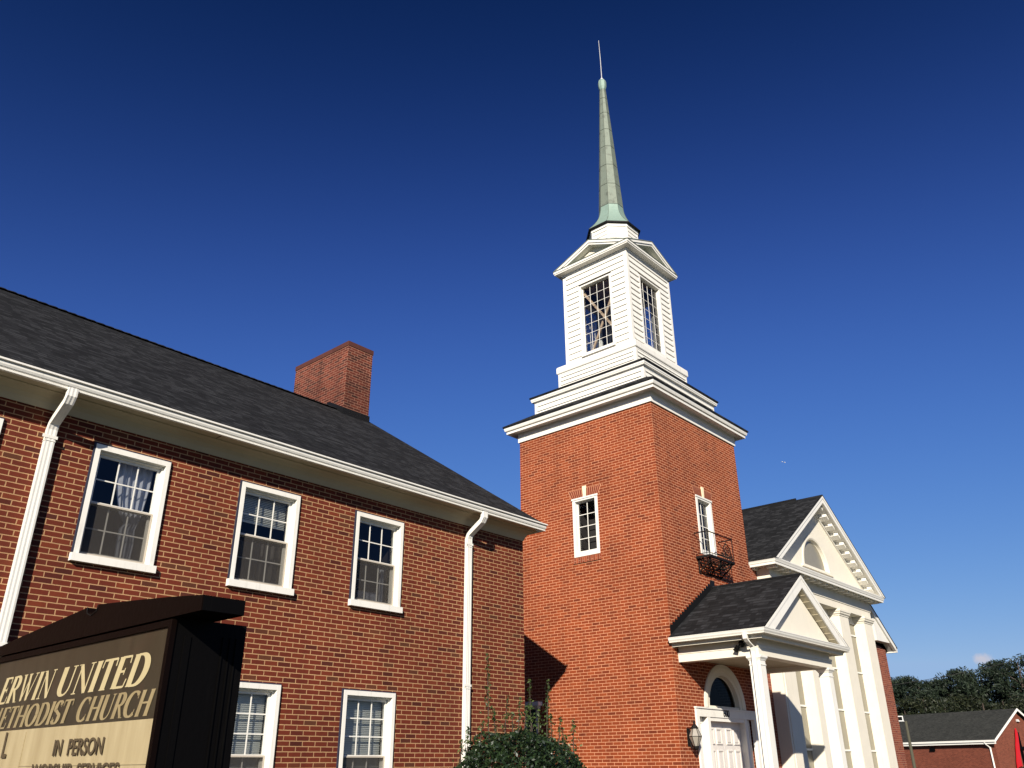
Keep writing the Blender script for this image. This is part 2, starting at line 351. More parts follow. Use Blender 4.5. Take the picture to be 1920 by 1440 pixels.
def muntins(mb, F, u0, u1, z0, z1, nc, nr, w, d0, d1):
    for i in range(1, nc):
        u = u0+(u1-u0)*i/nc; mb.fbox(F, u-w/2, u+w/2, d0, d1, z0, z1)
    for j in range(1, nr):
        z = z0+(z1-z0)*j/nr; mb.fbox(F, u0, u1, d0+.001, d1-.001, z-w/2, z+w/2)
def pane(F, u0, u1, z0, z1, d): m = MB(); m.quad(F.P(u0, d, z0), F.P(u1, d, z0), F.P(u1, d, z1), F.P(u0, d, z1)); return m

# ================================================================== annex
AX0, AX1, AY = -8.0, 12.60, 10.81
annex = thing('annex_building', (AX1, AY, 0), 'two storey dark red brick annex with white gutter and shingle roof on the left', 'building')
FA = Frame((0, AY, 0), (1, 0, 0))
holes = []
upw = [(-2.46, 3.95, 5.49, 2), (-.30, 3.95, 5.49, 2), (1.86, 3.95, 5.49, 2), (4.02, 3.95, 5.49, 2), (6.18, 3.95, 5.49, 2), (8.34, 3.95, 5.49, 2)]
low = [(x, .80, 2.69, 3) for x, *_ in upw]
WW = 1.03
for x, z0, z1, r in upw+low: holes.append((x, x+WW, z0, z1))
AYB, RY, RZ = 22.05, 16.43, 10.06
m = MB(); wall(m, FA, AX0, AX1, 0, 5.85, holes, .16)
m.quad((AX1, AY, 0), (AX1, AYB, 0), (AX1, AYB, 5.85), (AX1, AY, 5.85)); m.quad((AX1, AY, 5.85), (AX1, AYB, 5.85), (AX1, AYB-.3, 6.0), (AX1, RY, RZ-.08), (AX1, AY+.3, 6.0))
m.quad((AX1, AYB, 0), (AX0, AYB, 0), (AX0, AYB, 5.85), (AX1, AYB, 5.85)); m.quad((AX0, AYB, 0), (AX0, AY, 0), (AX0, AY, 5.85), (AX0, AYB, 5.85)); m.quad((AX0, AYB, 5.85), (AX0, AY, 5.85), (AX0, RY, RZ-.08))
m.build('wall', brickA, annex)
# flat brick lintels (rowlock course) sit in the wall plane
rect = (AX0, AX1, AY, AYB)
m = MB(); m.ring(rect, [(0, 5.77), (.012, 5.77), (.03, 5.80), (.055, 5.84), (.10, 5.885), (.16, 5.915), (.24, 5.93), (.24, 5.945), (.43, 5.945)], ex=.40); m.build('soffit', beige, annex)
m = MB(); m.ring(rect, [(.38, 5.945), (.405, 5.930), (.455, 5.930), (.457, 5.943), (.440, 5.946), (.444, 5.960), (.462, 5.975), (.474, 6.0), (.476, 6.022), (.462, 6.026), (.466, 6.036), (.505, 6.044), (.505, 6.066), (.44, 6.066), (.44, 5.99), (.38, 5.99)], ex=.40); m.build('gutter', white, annex)
ye0, ye1, ym = AY-.46, AYB+.46, RY
ze, zr_ = 6.068, RZ; xe = AX1+.17; sl_ = (zr_-ze)/(ym-ye0)
m = MB()
for x in (-4.6, -1.4, 5.55, 8.75): m.box(x-.004, x+.004, AY-.43, AY-.235, 5.940, 5.9448)
for (ya_, yb_) in ((ye0, ym), (ye1, ym)):
    P = [(AX0-.2, ya_, ze), (AX0-.2, yb_, zr_), (AX0-.2, yb_, zr_-.035), (AX0-.2, ya_, ze-.035)]
    m.prism(P, [(xe, y, z) for x, y, z in P])
roof = m.build('roof', shing, annex)
m = MB(); nn_ = 110                                   # lapped cap shingles
for i in range(nn_):
    x0 = AX0-.2+(xe-AX0+.2)*i/nn_; x1 = x0+(xe-AX0+.2)/nn_*1.1
    m.prism([(x0, ym-.15, zr_-.06), (x0, ym, zr_+.025), (x0, ym+.15, zr_-.06), (x0, ym, zr_-.03)], [(x1, ym-.155, zr_-.05), (x1, ym, zr_+.042), (x1, ym+.155, zr_-.05), (x1, ym, zr_-.02)])
m.build('ridge_cap', shing, roof)
m = MB()
for (ya_, yb_) in ((ye0+.08, ym), (ye1-.08, ym)):
    za_ = ze+.08*sl_
    P = [(AX1-.01, ya_, za_-.21), (AX1-.01, yb_, zr_-.25), (AX1-.01, yb_, zr_-.04), (AX1-.01, ya_, za_-.04)]; m.prism(P, [(AX1+.12, y, z) for x, y, z in P])
m.build('rake_board', white, annex)
# chimney
cx0, cx1, cy0, cy1 = 11.79, 12.68, 16.06, 18.42; ctop = 11.91
cx0, cx1 = 11.74, 12.56
def rz(y): return zr_-abs(y-ym)*sl_
m = MB(); m.box(cx0, cx1, cy0, cy1, 9.0, ctop-.13)
chim = m.build('chimney', brickC, roof)
m = MB(); m.box(cx0-.015, cx1+.015, cy0-.015, cy1+.015, ctop-.13, ctop); m.build('chimney_cap', rust, roof)
m = MB(); yk = ym+.55
P = [(cy0-.02, rz(cy0)-.12), (ym, zr_-.1), (yk, rz(yk)-.1), (yk, rz(yk)+.10), (ym+.32, zr_+.26), (ym+.2, zr_+.24), (cy0-.02, rz(cy0)+.17)]
m.prism([(cx0-.025, y, z) for y, z in P], [(cx0, y, z) for y, z in P])
m.box(cx0-.022, cx1+.022, cy0-.026, cy0, rz(cy0)-.25, rz(cy0)+.165); m.build('chimney_flashing', flash, roof)
# windows
def curtain(F, u0, u1, z0, z1, d, amp=.025, waves=9, side=None):
    m = MB(); n = 60
    for i in range(n):
        a, b = i/n, (i+1)/n
        def pt(s, z):
            return F.P(u0+(u1-u0)*s, d+amp*math.sin(s*waves*6.28)+.3*amp*math.sin(s*23), z)
        m.quad(pt(a, z0), pt(b, z0), pt(b, z1), pt(a, z1))
    return m
def blind(F, u0, u1, z0, z1, d, pitch=.026):
    m = MB(); z = z1
    while z > z0:
        m.quad(F.P(u0, d-.010, z-pitch*.96), F.P(u1, d-.010, z-pitch*.96), F.P(u1, d+.010, z), F.P(u0, d+.010, z)); z -= pitch
    m.fbox(F, u0, u1, d-.012, d+.012, z0-.02, z0); return m
def hung_window(root, F, u0, z0, z1, rows, wd=WW, style=None, lab=None):
    u1 = u0+wd; c = .062
    m = MB(); m.fbox(F, u0-.020, u1+.006, -.032, 0.0, z0+.02, z1+.018)
    win = MB(); frame4(win, F, u0, u1, z0+.06, z1, c, -.040, .17, wb=.02, wt=.07)
    wn = win.build('window', white, root, lab, bevel=.004)
    m2 = MB(); frame4(m2, F, u0-.022, u1+.008, z0+.05, z1+.018, .03, -.030, -.001); m2.build('backing_strip', navy, wn)
    s = MB(); s.prism([F.P(u0-.03, .17, z0), F.P(u0-.03, -.075, z0), F.P(u0-.03, -.075, z0+.095), F.P(u0-.03, .17, z0+.115)],
                      [F.P(u1+.03, .17, z0), F.P(u1+.03, -.075, z0), F.P(u1+.03, -.075, z0+.095), F.P(u1+.03, .17, z0+.115)]); s.build('sill', white, wn, bevel=.004)
    a, b = u0+c, u1-c; zb = z0+.115; zt = z1-.07; zm = (zb+zt)/2
    # inner liner steps
    s = MB(); s.fbox(F, b-.022, b, .03, .165, zb, zt); s.fbox(F, a, a+.022, .03, .165, zb, zt); s.fbox(F, a+.022, b-.022, .03, .165, zt-.025, zt); s.build('jamb_liner', sashw, wn)
    a += .022; b -= .022
    s = MB(); frame4(s, F, a, b, zm-.018, zt-.025, .038, .070, .100, wb=.036); muntins(s, F, a+.038, b-.038, zm+.018, zt-.063, 3, rows, .016, .078, .094); s.build('upper_sash', sashw, wn)
    s = MB(); frame4(s, F, a, b, zb, zm+.018, .038, .112, .142, wb=.05); muntins(s, F, a+.038, b-.038, zb+.05, zm-.018, 3, rows, .016, .120, .136); s.build('lower_sash', sashw, wn)
    pane(F, a+.036, b-.036, zm+.015, zt-.06, .086).build('glass', gls, wn); pane(F, a+.036, b-.036, zb+.045, zm-.015, .128).build('glass', gls, wn)
    s = MB(); frame4(s, F, a+.004, b-.004, zb+.002, zm+.004, .022, .050, .062); s.build('screen_frame', screenf, wn)
    pane(F, a+.02, b-.02, zb+.02, zm-.01, .056).build('insect_screen', mesh_scr, wn)
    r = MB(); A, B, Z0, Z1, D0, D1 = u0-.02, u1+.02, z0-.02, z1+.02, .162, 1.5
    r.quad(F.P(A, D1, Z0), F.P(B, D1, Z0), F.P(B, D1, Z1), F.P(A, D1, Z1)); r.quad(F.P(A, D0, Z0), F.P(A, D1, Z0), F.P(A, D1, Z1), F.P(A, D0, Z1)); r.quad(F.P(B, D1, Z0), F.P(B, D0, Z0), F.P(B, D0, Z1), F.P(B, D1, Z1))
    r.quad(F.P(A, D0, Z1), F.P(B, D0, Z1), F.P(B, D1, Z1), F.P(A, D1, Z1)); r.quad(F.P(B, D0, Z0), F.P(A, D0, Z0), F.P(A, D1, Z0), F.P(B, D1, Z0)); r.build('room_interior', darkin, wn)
    if style == 'curtain':
        mm = MB(); n = 26                         # drape gathered by a tie near the right jamb
        prof = [(zt, .40, .97), (zm+.40, .42, .96), (zm+.20, .47, .93), (zm-.02, .55, .90), (zm-.14, .66, .86), (zm-.22, .60, .84), (zm-.40, .60, .86), (zb, .62, .84)]
        for (za, l0, r0_), (zc, l1, r1_) in zip(prof, prof[1:]):
            for i in range(n):
                def P(s, l, r_, z): return F.P(a+(b-a)*(l+(r_-l)*s), .22+.028*math.sin(s*31), z)
                mm.quad(P(i/n, l1, r1_, zc), P((i+1)/n, l1, r1_, zc), P((i+1)/n, l0, r0_, za), P(i/n, l0, r0_, za))
        mm.build('curtain', curt, wn)
    elif style == 'halfblind':
        blind(F, a+.01, b-.01, zm+.24, zt-.02, .19).build('blind', blindw, wn); curtain(F, a, b, zb, zm-.0, .40, .02).build('curtain', darkcurt, wn)
    elif style == 'blind': blind(F, a+.01, b-.01, zb+.02, zt-.02, .19).build('blind', blindw, wn)
    elif style == 'box':
        mm = MB(); mm.fbox(F, a+.30, b-.14, .30, .45, zb-.02, zb+.22); mm.fbox(F, b-.12, b-.06, .26, .30, zb, zm-.05); mm.build('stacked_boxes', curt, wn)
    return wn
darkcurt = paint('dark_curtain', (.13, .115, .10), rough=.9)
st = {4.02: 'curtain', 6.18: 'halfblind', 8.34: 'box', 1.86: 'blind'}
for x, z0, z1, r in upw: hung_window(annex, FA, x, z0, z1, r, style=st.get(x))
for x, z0, z1, r in low: hung_window(annex, FA, x, z0, z1, r, style='blind')
# downspouts
def downspout(root, x, y_out, z_out, y_wall, name='downspout', wd=.115, dp=.085):
    m = MB(); path = [(y_out, z_out), (y_out+.005, z_out-.10), (y_out+.05, z_out-.17), (y_wall-.09, z_out-.36), (y_wall-.05, z_out-.45), (y_wall-.05, .15)]
    rows = []
    for i, (y, z) in enumerate(path):
        p0_ = path[max(i-1, 0)]; p1_ = path[min(i+1, len(path)-1)]; dy, dz = p1_[0]-p0_[0], p1_[1]-p0_[1]; l = math.hypot(dy, dz); ny, nz = -dz/l, dy/l
        k = dp/2; prof = []
        nr = 6                                     # ribbed front
        for j in range(nr):
            xx = x-wd/2+wd*j/(nr-1); dd = k-(.0035 if j % 2 else 0)
            prof.append((xx, y-ny*dd, z-nz*dd))
        prof += [(x+wd/2, y+ny*k, z+nz*k), (x-wd/2, y+ny*k, z+nz*k)]
        rows.append(prof)
    for a, b in zip(rows, rows[1:]):
        n = len(a)
        for k in range(n): m.quad(a[k], b[k], b[(k+1) % n], a[(k+1) % n])
    d = m.build(name, white, root)
    s = MB()
    for z in (z_out-.55, z_out-3.05):
        s.box(x-wd/2-.045, x+wd/2+.02, y_wall-.096, y_wall-.090, z-.02, z+.02)
        s.box(x-wd/2-.006, x+wd/2+.006, y_wall-.0965, y_wall-.004, z-.055, z-.047)
    s.build('strap', white, d); return d
for x in (-3.2, 3.44, 10.98): downspout(annex, x, AY-.455, 5.95, AY)

# ================================================================== tower
TX, TY, TW = 16.744, 10.033, 4.39
tcx, tcy = TX+TW/2, TY+TW/2
tower = thing('bell_tower', (TX, TY, 0), 'square orange brick church tower with white louvre-less lantern and green copper spire', 'church tower')
tower['label'] = 'square orange brick church tower with white glazed lantern and green copper spire'
FF = Frame((0, TY, 0), (1, 0, 0)); FL = Frame((TX, 0, 0), (0, -1, 0)); FR = Frame((TX+TW, 0, 0), (0, 1, 0)); FB = Frame((0, TY+TW, 0), (-1, 0, 0))
zb_, zt_ = 6.41, 7.93
m = MB()
AR, AZ = .70, 2.84                                   # arch light
wall(m, FF, TX, TX+TW, 0, 10.02, [(tcx-.40, tcx+.40, zb_, zt_), (tcx-1.44, tcx+1.44, 0, 2.79), (tcx-.97, tcx+.97, 2.79, 3.82)], .22)
# spandrels round the arch trim
for i in range(24):
    t0, t1 = math.pi*i/24, math.pi*(i+1)/24; Ra = .965
    a0, a1 = (tcx+Ra*math.cos(t0), 2.82+Ra*math.sin(t0)), (tcx+Ra*math.cos(t1), 2.82+Ra*math.sin(t1))
    m.quad((a1[0], TY, a1[1]), (a0[0], TY, a0[1]), (a0[0], TY, 3.82), (a1[0], TY, 3.82))
wall(m, FL, -(TY+TW), -TY, 0, 10.02, [(-(tcy+.40), -(tcy-.40), zb_, zt_)], .14)
wall(m, FR, TY, TY+TW, 0, 10.02); wall(m, FB, -(TX+TW), -TX, 0, 10.02)
m.build('wall', brickT, tower)
def tower_window(F, uc):
    a, b = uc-.40, uc+.40; s = MB(); frame4(s, F, a, b, zb_, zt_, .085, -.018, .15, wb=.12, wt=.075); s.fbox(F, a-.02, b+.02, -.034, -.017, zt_-.03, zt_+.012)
    wn = s.build('window', white, tower, bevel=.004)
    s = MB(); frame4(s, F, a+.085, b-.085, zb_+.12, zt_-.075, .035, .075, .11); muntins(s, F, a+.12, b-.12, zb_+.155, zt_-.11, 2, 4, .018, .082, .098); s.build('sash', sashw, wn)
    pane(F, a+.115, b-.115, zb_+.15, zt_-.105, .09).build('glass', gls, wn)
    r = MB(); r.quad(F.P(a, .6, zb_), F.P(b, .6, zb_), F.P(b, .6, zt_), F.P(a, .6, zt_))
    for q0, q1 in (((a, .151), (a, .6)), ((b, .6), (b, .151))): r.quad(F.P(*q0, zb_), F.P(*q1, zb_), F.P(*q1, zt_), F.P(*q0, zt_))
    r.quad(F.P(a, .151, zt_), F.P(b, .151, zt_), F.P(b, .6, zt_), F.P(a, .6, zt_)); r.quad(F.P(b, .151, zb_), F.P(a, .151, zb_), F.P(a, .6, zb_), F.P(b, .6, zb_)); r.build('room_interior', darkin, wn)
    s = MB(); s.prism([F.P(a-.03, -.03, zb_-.16), F.P(a-.03, -.03, zb_-.025), F.P(a-.03, 0, zb_-.002), F.P(a-.03, 0, zb_-.16)], [F.P(b+.03, -.03, zb_-.16), F.P(b+.03, -.03, zb_-.025), F.P(b+.03, 0, zb_-.002), F.P(b+.03, 0, zb_-.16)]); s.build('brick_sill', brickTs, wn)
    # splayed brick arch : one mesh of soldier bricks with mortar gaps, and a keystone
    s = MB(); n = 15
    for i in range(n):
        c0 = (i+.5)/n*2-1
        if abs(c0) < .13: continue
        w_ = .46/n*.77
        s.prism([F.P(uc+c0*.42-w_, -.004, zt_+.014), F.P(uc+c0*.42+w_, -.004, zt_+.014), F.P(uc+c0*.52+w_*1.12, -.004, zt_+.235), F.P(uc+c0*.52-w_*1.12, -.004, zt_+.235)],
                [F.P(uc+c0*.42-w_, .01, zt_+.014), F.P(uc+c0*.42+w_, .01, zt_+.014), F.P(uc+c0*.52+w_*1.12, .01, zt_+.235), F.P(uc+c0*.52-w_*1.12, .01, zt_+.235)])
    s.build('flat_arch', archb, wn)
    s = MB(); s.prism([F.P(uc-.43, -.002, zt_+.012), F.P(uc+.43, -.002, zt_+.012), F.P(uc+.535, -.002, zt_+.24), F.P(uc-.535, -.002, zt_+.24)], [F.P(uc-.43, .005, zt_+.012), F.P(uc+.43, .005, zt_+.012), F.P(uc+.535, .005, zt_+.24), F.P(uc-.535, .005, zt_+.24)]); s.build('arch_mortar', mortm, wn)
    s = MB(); s.prism([F.P(uc-.045, -.022, zt_+.012), F.P(uc+.045, -.022, zt_+.012), F.P(uc+.062, -.022, zt_+.30), F.P(uc-.062, -.022, zt_+.30)], [F.P(uc-.045, .01, zt_+.012), F.P(uc+.045, .01, zt_+.012), F.P(uc+.062, .01, zt_+.30), F.P(uc-.062, .01, zt_+.30)]); s.build('keystone', stone, wn)
archb = paint('soldier_brick', (.17, .030, .012), rough=.85, var=.6, sc=7); mortm = paint('arch_mortar', (.50, .24, .13), rough=.9)
tower_window(FF, tcx); tower_window(FL, -tcy)
# side door on the shaded left face
s = MB(); FLd = FL; frame4(s, FLd, -14.38, -13.92, 0, 2.95, .07, -.03, -.001, wb=.05); s.fbox(FLd, -14.40, -13.80, -.16, -.001, 2.96, 3.05); s.fbox(FLd, -14.40, -13.86, -.11, -.001, 2.90, 2.96)
sd = s.build('side_door', white, tower); s = MB(); s.fbox(FLd, -14.31, -13.99, -.012, -.001, .05, 2.88); s.build('door_leaf', navy, sd)
# main cornice
rt = (TX, TX+TW, TY, TY+TW)
m = MB(); m.ring(rt, [(-.05, 9.985), (.035, 9.985), (.035, 10.105), (.05, 10.115), (.05, 10.135), (.035, 10.14), (.035, 10.235), (.05, 10.25), (.255, 10.25)]); m.build('frieze', white, tower)
m = MB(); m.ring(rt, [(.24, 10.25), (.245, 10.232), (.268, 10.232), (.270, 10.292), (.248, 10.294), (.248, 10.318), (.300, 10.320), (.308, 10.34), (.320, 10.38), (.322, 10.42), (.20, 10.42)]); m.build('cornice', white, tower)
H1 = 1.86; q1 = (tcx-H1, tcx+H1, tcy-H1, tcy+H1)
o1 = H1-TW/2
m = MB(); m.ring(rt, [(.20, 10.422), (.350, 10.422), (.352, 10.465), (o1, 10.465+.345+.08)]); m.build('skirt_roof', shing, tower)
def boxframes(h): return [Frame((tcx, tcy-h, 0), (1, 0, 0)), Frame((tcx-h, tcy, 0), (0, -1, 0)), Frame((tcx, tcy+h, 0), (-1, 0, 0)), Frame((tcx+h, tcy, 0), (0, 1, 0))]
def sided_box(name, h, z0, z1, cb=.07, holes=(), ex=.115):
    m = MB()
    for F in boxframes(h):
        siding(m, F, -h+cb, h-cb, z0, z1, holes, ex)
        m.fbox(F, -h-.018, -h+cb, -.018, .03, z0, z1); m.fbox(F, h-cb, h-.001, -.0175, .03, z0, z1)
    return m.build(name, white, tower)
sided_box('lower_stage', H1, 10.5, 11.24, ex=.15)
m = MB(); m.ring(q1, [(-.05, 11.17), (.02, 11.17), (.02, 11.20), (.03, 11.215), (.03, 11.235), (.085, 11.24), (.088, 11.27), (.10, 11.285), (.10, 11.345), (0, 11.345)]); m.build('cornice', white, tower)
H2 = 1.35; o2 = H2-H1
m = MB(); m.ring(q1, [(.0, 11.347), (.130, 11.347), (.132, 11.388), (o2, 11.388+.25)]); m.build('skirt_roof', shing, tower)
sided_box('pedestal', H2, 11.55, 12.17, ex=.135)
q2 = (tcx-H2, tcx+H2, tcy-H2, tcy+H2)
m = MB(); m.ring(q2, [(-.05, 12.13), (.018, 12.13), (.022, 12.17), (.045, 12.18), (.055, 12.20), (.055, 12.34), (.045, 12.385), (.01, 12.41), (-.06, 12.425), (-.22, 12.43)]); m.build('ledge', white, tower)
# lantern
H3 = 1.175; LZ0, LZ1 = 12.42, 15.60; wh = .60; wz0, wz1 = 12.60, 14.98
sided_box('lantern', H3, LZ0, LZ1, .10, [(-wh, wh, wz0-.2, wz1)], ex=.182)
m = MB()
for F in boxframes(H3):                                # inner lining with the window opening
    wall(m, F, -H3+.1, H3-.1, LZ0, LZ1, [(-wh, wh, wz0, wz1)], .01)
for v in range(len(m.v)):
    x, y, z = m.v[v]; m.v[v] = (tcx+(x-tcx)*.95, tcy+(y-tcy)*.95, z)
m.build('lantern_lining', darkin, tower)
for fi, F in enumerate(boxframes(H3)):
    s = MB(); frame4(s, F, -wh, wh, wz0-.03, wz1, .075, -.022, .13, wb=.09, wt=.05)
    wn = s.build('lantern_window', white, tower)
    s = MB(); frame4(s, F, -wh+.075, wh-.075, wz0+.06, wz1-.05, .02, .07, .10); muntins(s, F, -wh+.09, wh-.09, wz0+.075, wz1-.065, 4, 7, .011, .078, .092); s.build('glazing_bars', white, wn)
    pane(F, -wh+.08, wh-.08, wz0+.06, wz1-.055, .085).build('glass', gls, wn)
    if fi != 1: continue
    s = MB()
    for sgn, dd_ in ((1, .20), (-1, .34)):             # timber X brace inside
        a0, a1 = F.P(.60*sgn, dd_, wz0-.05 if sgn < 0 else wz0+.45), F.P(-.55*sgn, dd_, wz1-.18); dv_ = (a1-a0).normalized(); pr = F.n.cross(dv_)*.034; nn = F.n*.02
        s.prism([a0-pr-nn, a0+pr-nn, a0+pr+nn, a0-pr+nn], [a1-pr-nn, a1+pr-nn, a1+pr+nn, a1-pr+nn])
    s.build('cross_brace', woodb, wn)
m = MB(); m.box(tcx-1.08, tcx+1.08, tcy-1.08, tcy+1.08, LZ0, LZ0+.05); m.box(tcx-1.08, tcx+1.08, tcy-1.08, tcy+1.08, 15.55, 15.58); m.build('lantern_floor', woodb, tower)
# lantern cornice + four pediments
EH = 1.40; q3 = (tcx-H3, tcx+H3, tcy-H3, tcy+H3)
m = MB(); m.ring(q3, [(-.05, 15.50), (.018, 15.50), (.018, 15.54), (.04, 15.56), (.04, 15.60), (.17, 15.62), (.205, 15.625), (.205, 15.655), (.225, 15.67), (.225, 15.73), (-.02, 15.76)]); m.build('lantern_cornice', white, tower)
PZ, PA = 15.73, 16.32
for F in boxframes(EH):
    s = MB(); bt = .075
    for sg in (1, -1):
        o_ = [(-EH*sg, PZ), (0, PA), (0, PA-bt*1.15), (-EH*sg+.19*sg, PZ)]
        s.prism([F.P(u, -.001, z) for u, z in o_], [F.P(u, .05, z) for u, z in o_])
        o_ = [(-EH*sg+.19*sg, PZ), (0, PA-bt*1.15), (0, PA-bt*2.0), (-EH*sg+.36*sg, PZ)]
        s.prism([F.P(u, .025, z) for u, z in o_], [F.P(u, .10, z) for u, z in o_])
        # sloping soffit return
        s.quad(F.P(-EH*sg+.36*sg, .10, PZ), F.P(0, .10, PA-bt*2.0), F.P(0, .235, PA-bt*2.0), F.P(-EH*sg+.36*sg, .235, PZ))
    pd = s.build('pediment', white, tower)
    s = MB(); s.quad(F.P(-EH+.30, .235, PZ), F.P(EH-.30, .235, PZ), F.P(0, .235, PA-.10)); s.build('tympanum', creamw, pd)
    s = MB()
    for sg in (1, -1): s.prism([F.P(-EH*sg, -.012, PZ+.002), F.P(0, -.012, PA+.004), F.P(0, -.012, PA+.024), F.P(-(EH+.02)*sg, -.012, PZ+.024)], [F.P(-EH*sg, EH, PZ+.002), F.P(0, EH, PA+.004), F.P(0, EH, PA+.024), F.P(-(EH+.02)*sg, EH, PZ+.024)])
    s.build('pediment_roof', cop, pd)
# octagonal drum and spire
PH = R(22.5)
m = MB(); DR = .80/math.cos(PH)*1.0; dr = .79
for k in range(8):
    an = R(45*k); nrm = Vector((math.cos(an), math.sin(an), 0)); ud = Vector((0, 0, 1)).cross(nrm)
    F = Frame(Vector((tcx, tcy, 0))+nrm*dr*math.cos(PH), ud); hw = dr*math.sin(PH)
    siding(m, F, -hw+.03, hw-.03, 15.9, 17.06, (), .14, .018)
    m.fbox(F, -hw-.004, -hw+.04, -.014, .02, 15.9, 17.06); m.fbox(F, hw-.04, hw-.001, -.0137, .02, 15.9, 17.06); m.fbox(F, -hw-.006, hw+.006, -.03, .01, 17.06, 17.16)
m.build('drum', white, tower)
m = MB(); m.lathe((tcx, tcy), [(.78, 17.155), (.90, 17.165), (.905, 17.20), (.80, 17.21)], 8, PH, False); m.build('drip_edge', flash, tower)
fl = []
for i in range(9):
    s_ = i/8; fl.append((.40+.50*(1-s_)**2.1, 17.205+(18.22-17.205)*s_))
m = MB(); m.lathe((tcx, tcy), fl, 8, PH); m.build('spire_skirt', copf, tower)
sp_ = []
zs_, ze_ = 18.22, 23.42
def sr(z): return .40+(.105-.40)*(z-zs_)/(ze_-zs_)
m = MB(); m.lathe((tcx, tcy), [(sr(zs_+(ze_-zs_)*i/12), zs_+(ze_-zs_)*i/12) for i in range(13)], 8, PH)
spire = m.build('spire', cop, tower)
m = MB()
for z in (18.22, 19.08, 19.90, 20.72, 21.50, 22.28, 22.98): m.lathe((tcx, tcy), [(sr(z)+.001, z-.010), (sr(z)+.006, z-.008), (sr(z)+.006, z+.008), (sr(z)+.001, z+.010)], 8, PH, False)
for k in range(8):
    an = PH+R(45*k); 
    P = [(tcx+(sr(z)+.002)*math.cos(an), tcy+(sr(z)+.002)*math.sin(an), z) for z in (zs_, ze_)]
    Q = [(tcx+(r_+.002)*math.cos(an), tcy+(r_+.002)*math.sin(an), z) for r_, z in fl]
    m.tube(P, .0075, 4); m.tube(Q, .006, 4)
m.build('standing_seam', seam, spire)
m = MB(); m.lathe((tcx, tcy), [(.09, 23.40), (.115, 23.45), (.145, 23.56), (.15, 23.78), (.12, 23.87), (.05, 23.93)], 8, PH); m.build('spire_cap', copf, tower)
m = MB(); m.lathe((tcx, tcy), [(.02, 23.92), (.045, 23.95), (.045, 23.99), (.02, 24.02)], 8); m.tube([(tcx, tcy, 23.9), (tcx, tcy, 24.9), (tcx-.03, tcy, 25.84)], [.014, .011, .007], 6); m.build('lightning_rod', galv, tower)

# main door and arched light
dw = s = MB()
s.fbox(FF, tcx-1.44, tcx-1.32, -.045, .05, 0, 2.78); s.fbox(FF, tcx+1.32, tcx+1.44, -.045, .05, 0, 2.78)
s.fbox(FF, tcx-1.46, tcx+1.46, -.065, .05, 2.77, 2.80); s.fbox(FF, tcx-1.32, tcx+1.32, -.04, .05, 2.60, 2.77)
for sg in (-1, 1):
    a, b = sorted((tcx+sg*.83, tcx+sg*.95)); s.fbox(FF, a, b, -.035, .21, 0, 2.60)
    a, b = sorted((tcx+sg*.95, tcx+sg*1.32)); s.fbox(FF, a, b, .10, .16, 0, 2.60)
    frame4(s, FF, a+.04, b-.04, .4, 2.5, .03, .085, .101)
s.fbox(FF, tcx-.83, tcx+.83, -.02, .21, 2.52, 2.60)
ds_ = dw.build('door_surround', white, tower, bevel=.004)
for sg in (-1, 1):
    s = MB(); a, b = sorted((tcx+sg*.004, tcx+sg*.825)); s.fbox(FF, a, b, .13, .17, .02, 2.52); 
    pw = (b-a-.30)/2
    for i in (0, 1):
        pa = a+.10+i*(pw+.10)
        for z0, z1 in ((.22, .95), (1.10, 1.92), (2.04, 2.38)):
            frame4(s, FF, pa, pa+pw, z0, z1, .028, .105, .1305); s.fbox(FF, pa+.05, pa+pw-.05, .112, .1305, z0+.05, z1-.05)
    dl = s.build('door', doorw, tower, bevel=.003)
    s = MB(); s.tube([(tcx+sg*.07, TY+.13, 1.05), (tcx+sg*.07, TY+.07, 1.05), (tcx+sg*.07, TY+.07, 1.25), (tcx+sg*.07, TY+.13, 1.25)], .012); s.build('handle', iron, dl)
s = MB()
for i in range(32):
    t0, t1 = math.pi*i/32, math.pi*(i+1)/32
    def ap(r, t_, d): return F_.P(tcx+r*math.cos(t_), d, 2.81+r*math.sin(t_))
    F_ = FF
    for (ra, da), (rb, db) in (((.985, .02), (.985, -.03)), ((.985, -.03), (.90, -.045)), ((.90, -.045), (.84, -.03)), ((.84, -.03), (.82, .0)), ((.82, .0), (.73, .0)), ((.73, .0), (.72, .10)), ((.72, .10), (.70, .10)), ((.70, .10), (.70, .14))):
        s.quad(ap(ra, t0, da), ap(rb, t0, db), ap(rb, t1, db), ap(ra, t1, da))
s.fbox(FF, tcx-.72, tcx+.72, .02, .14, 2.79, 2.855)
aw = s.build('arched_window', creamw, tower)
s = MB(); s.quad(*[FF.P(tcx+.715*math.cos(math.pi*i/24), .11, 2.82+.715*math.sin(math.pi*i/24)) for i in range(25)]); s.build('glass', glsd, aw)
s = MB(); s.quad(*[FF.P(tcx+.8*math.cos(math.pi*i/24), .5, 2.7+.9*math.sin(math.pi*i/24)) for i in range(25)]); s.build('room_interior', darkin, aw)
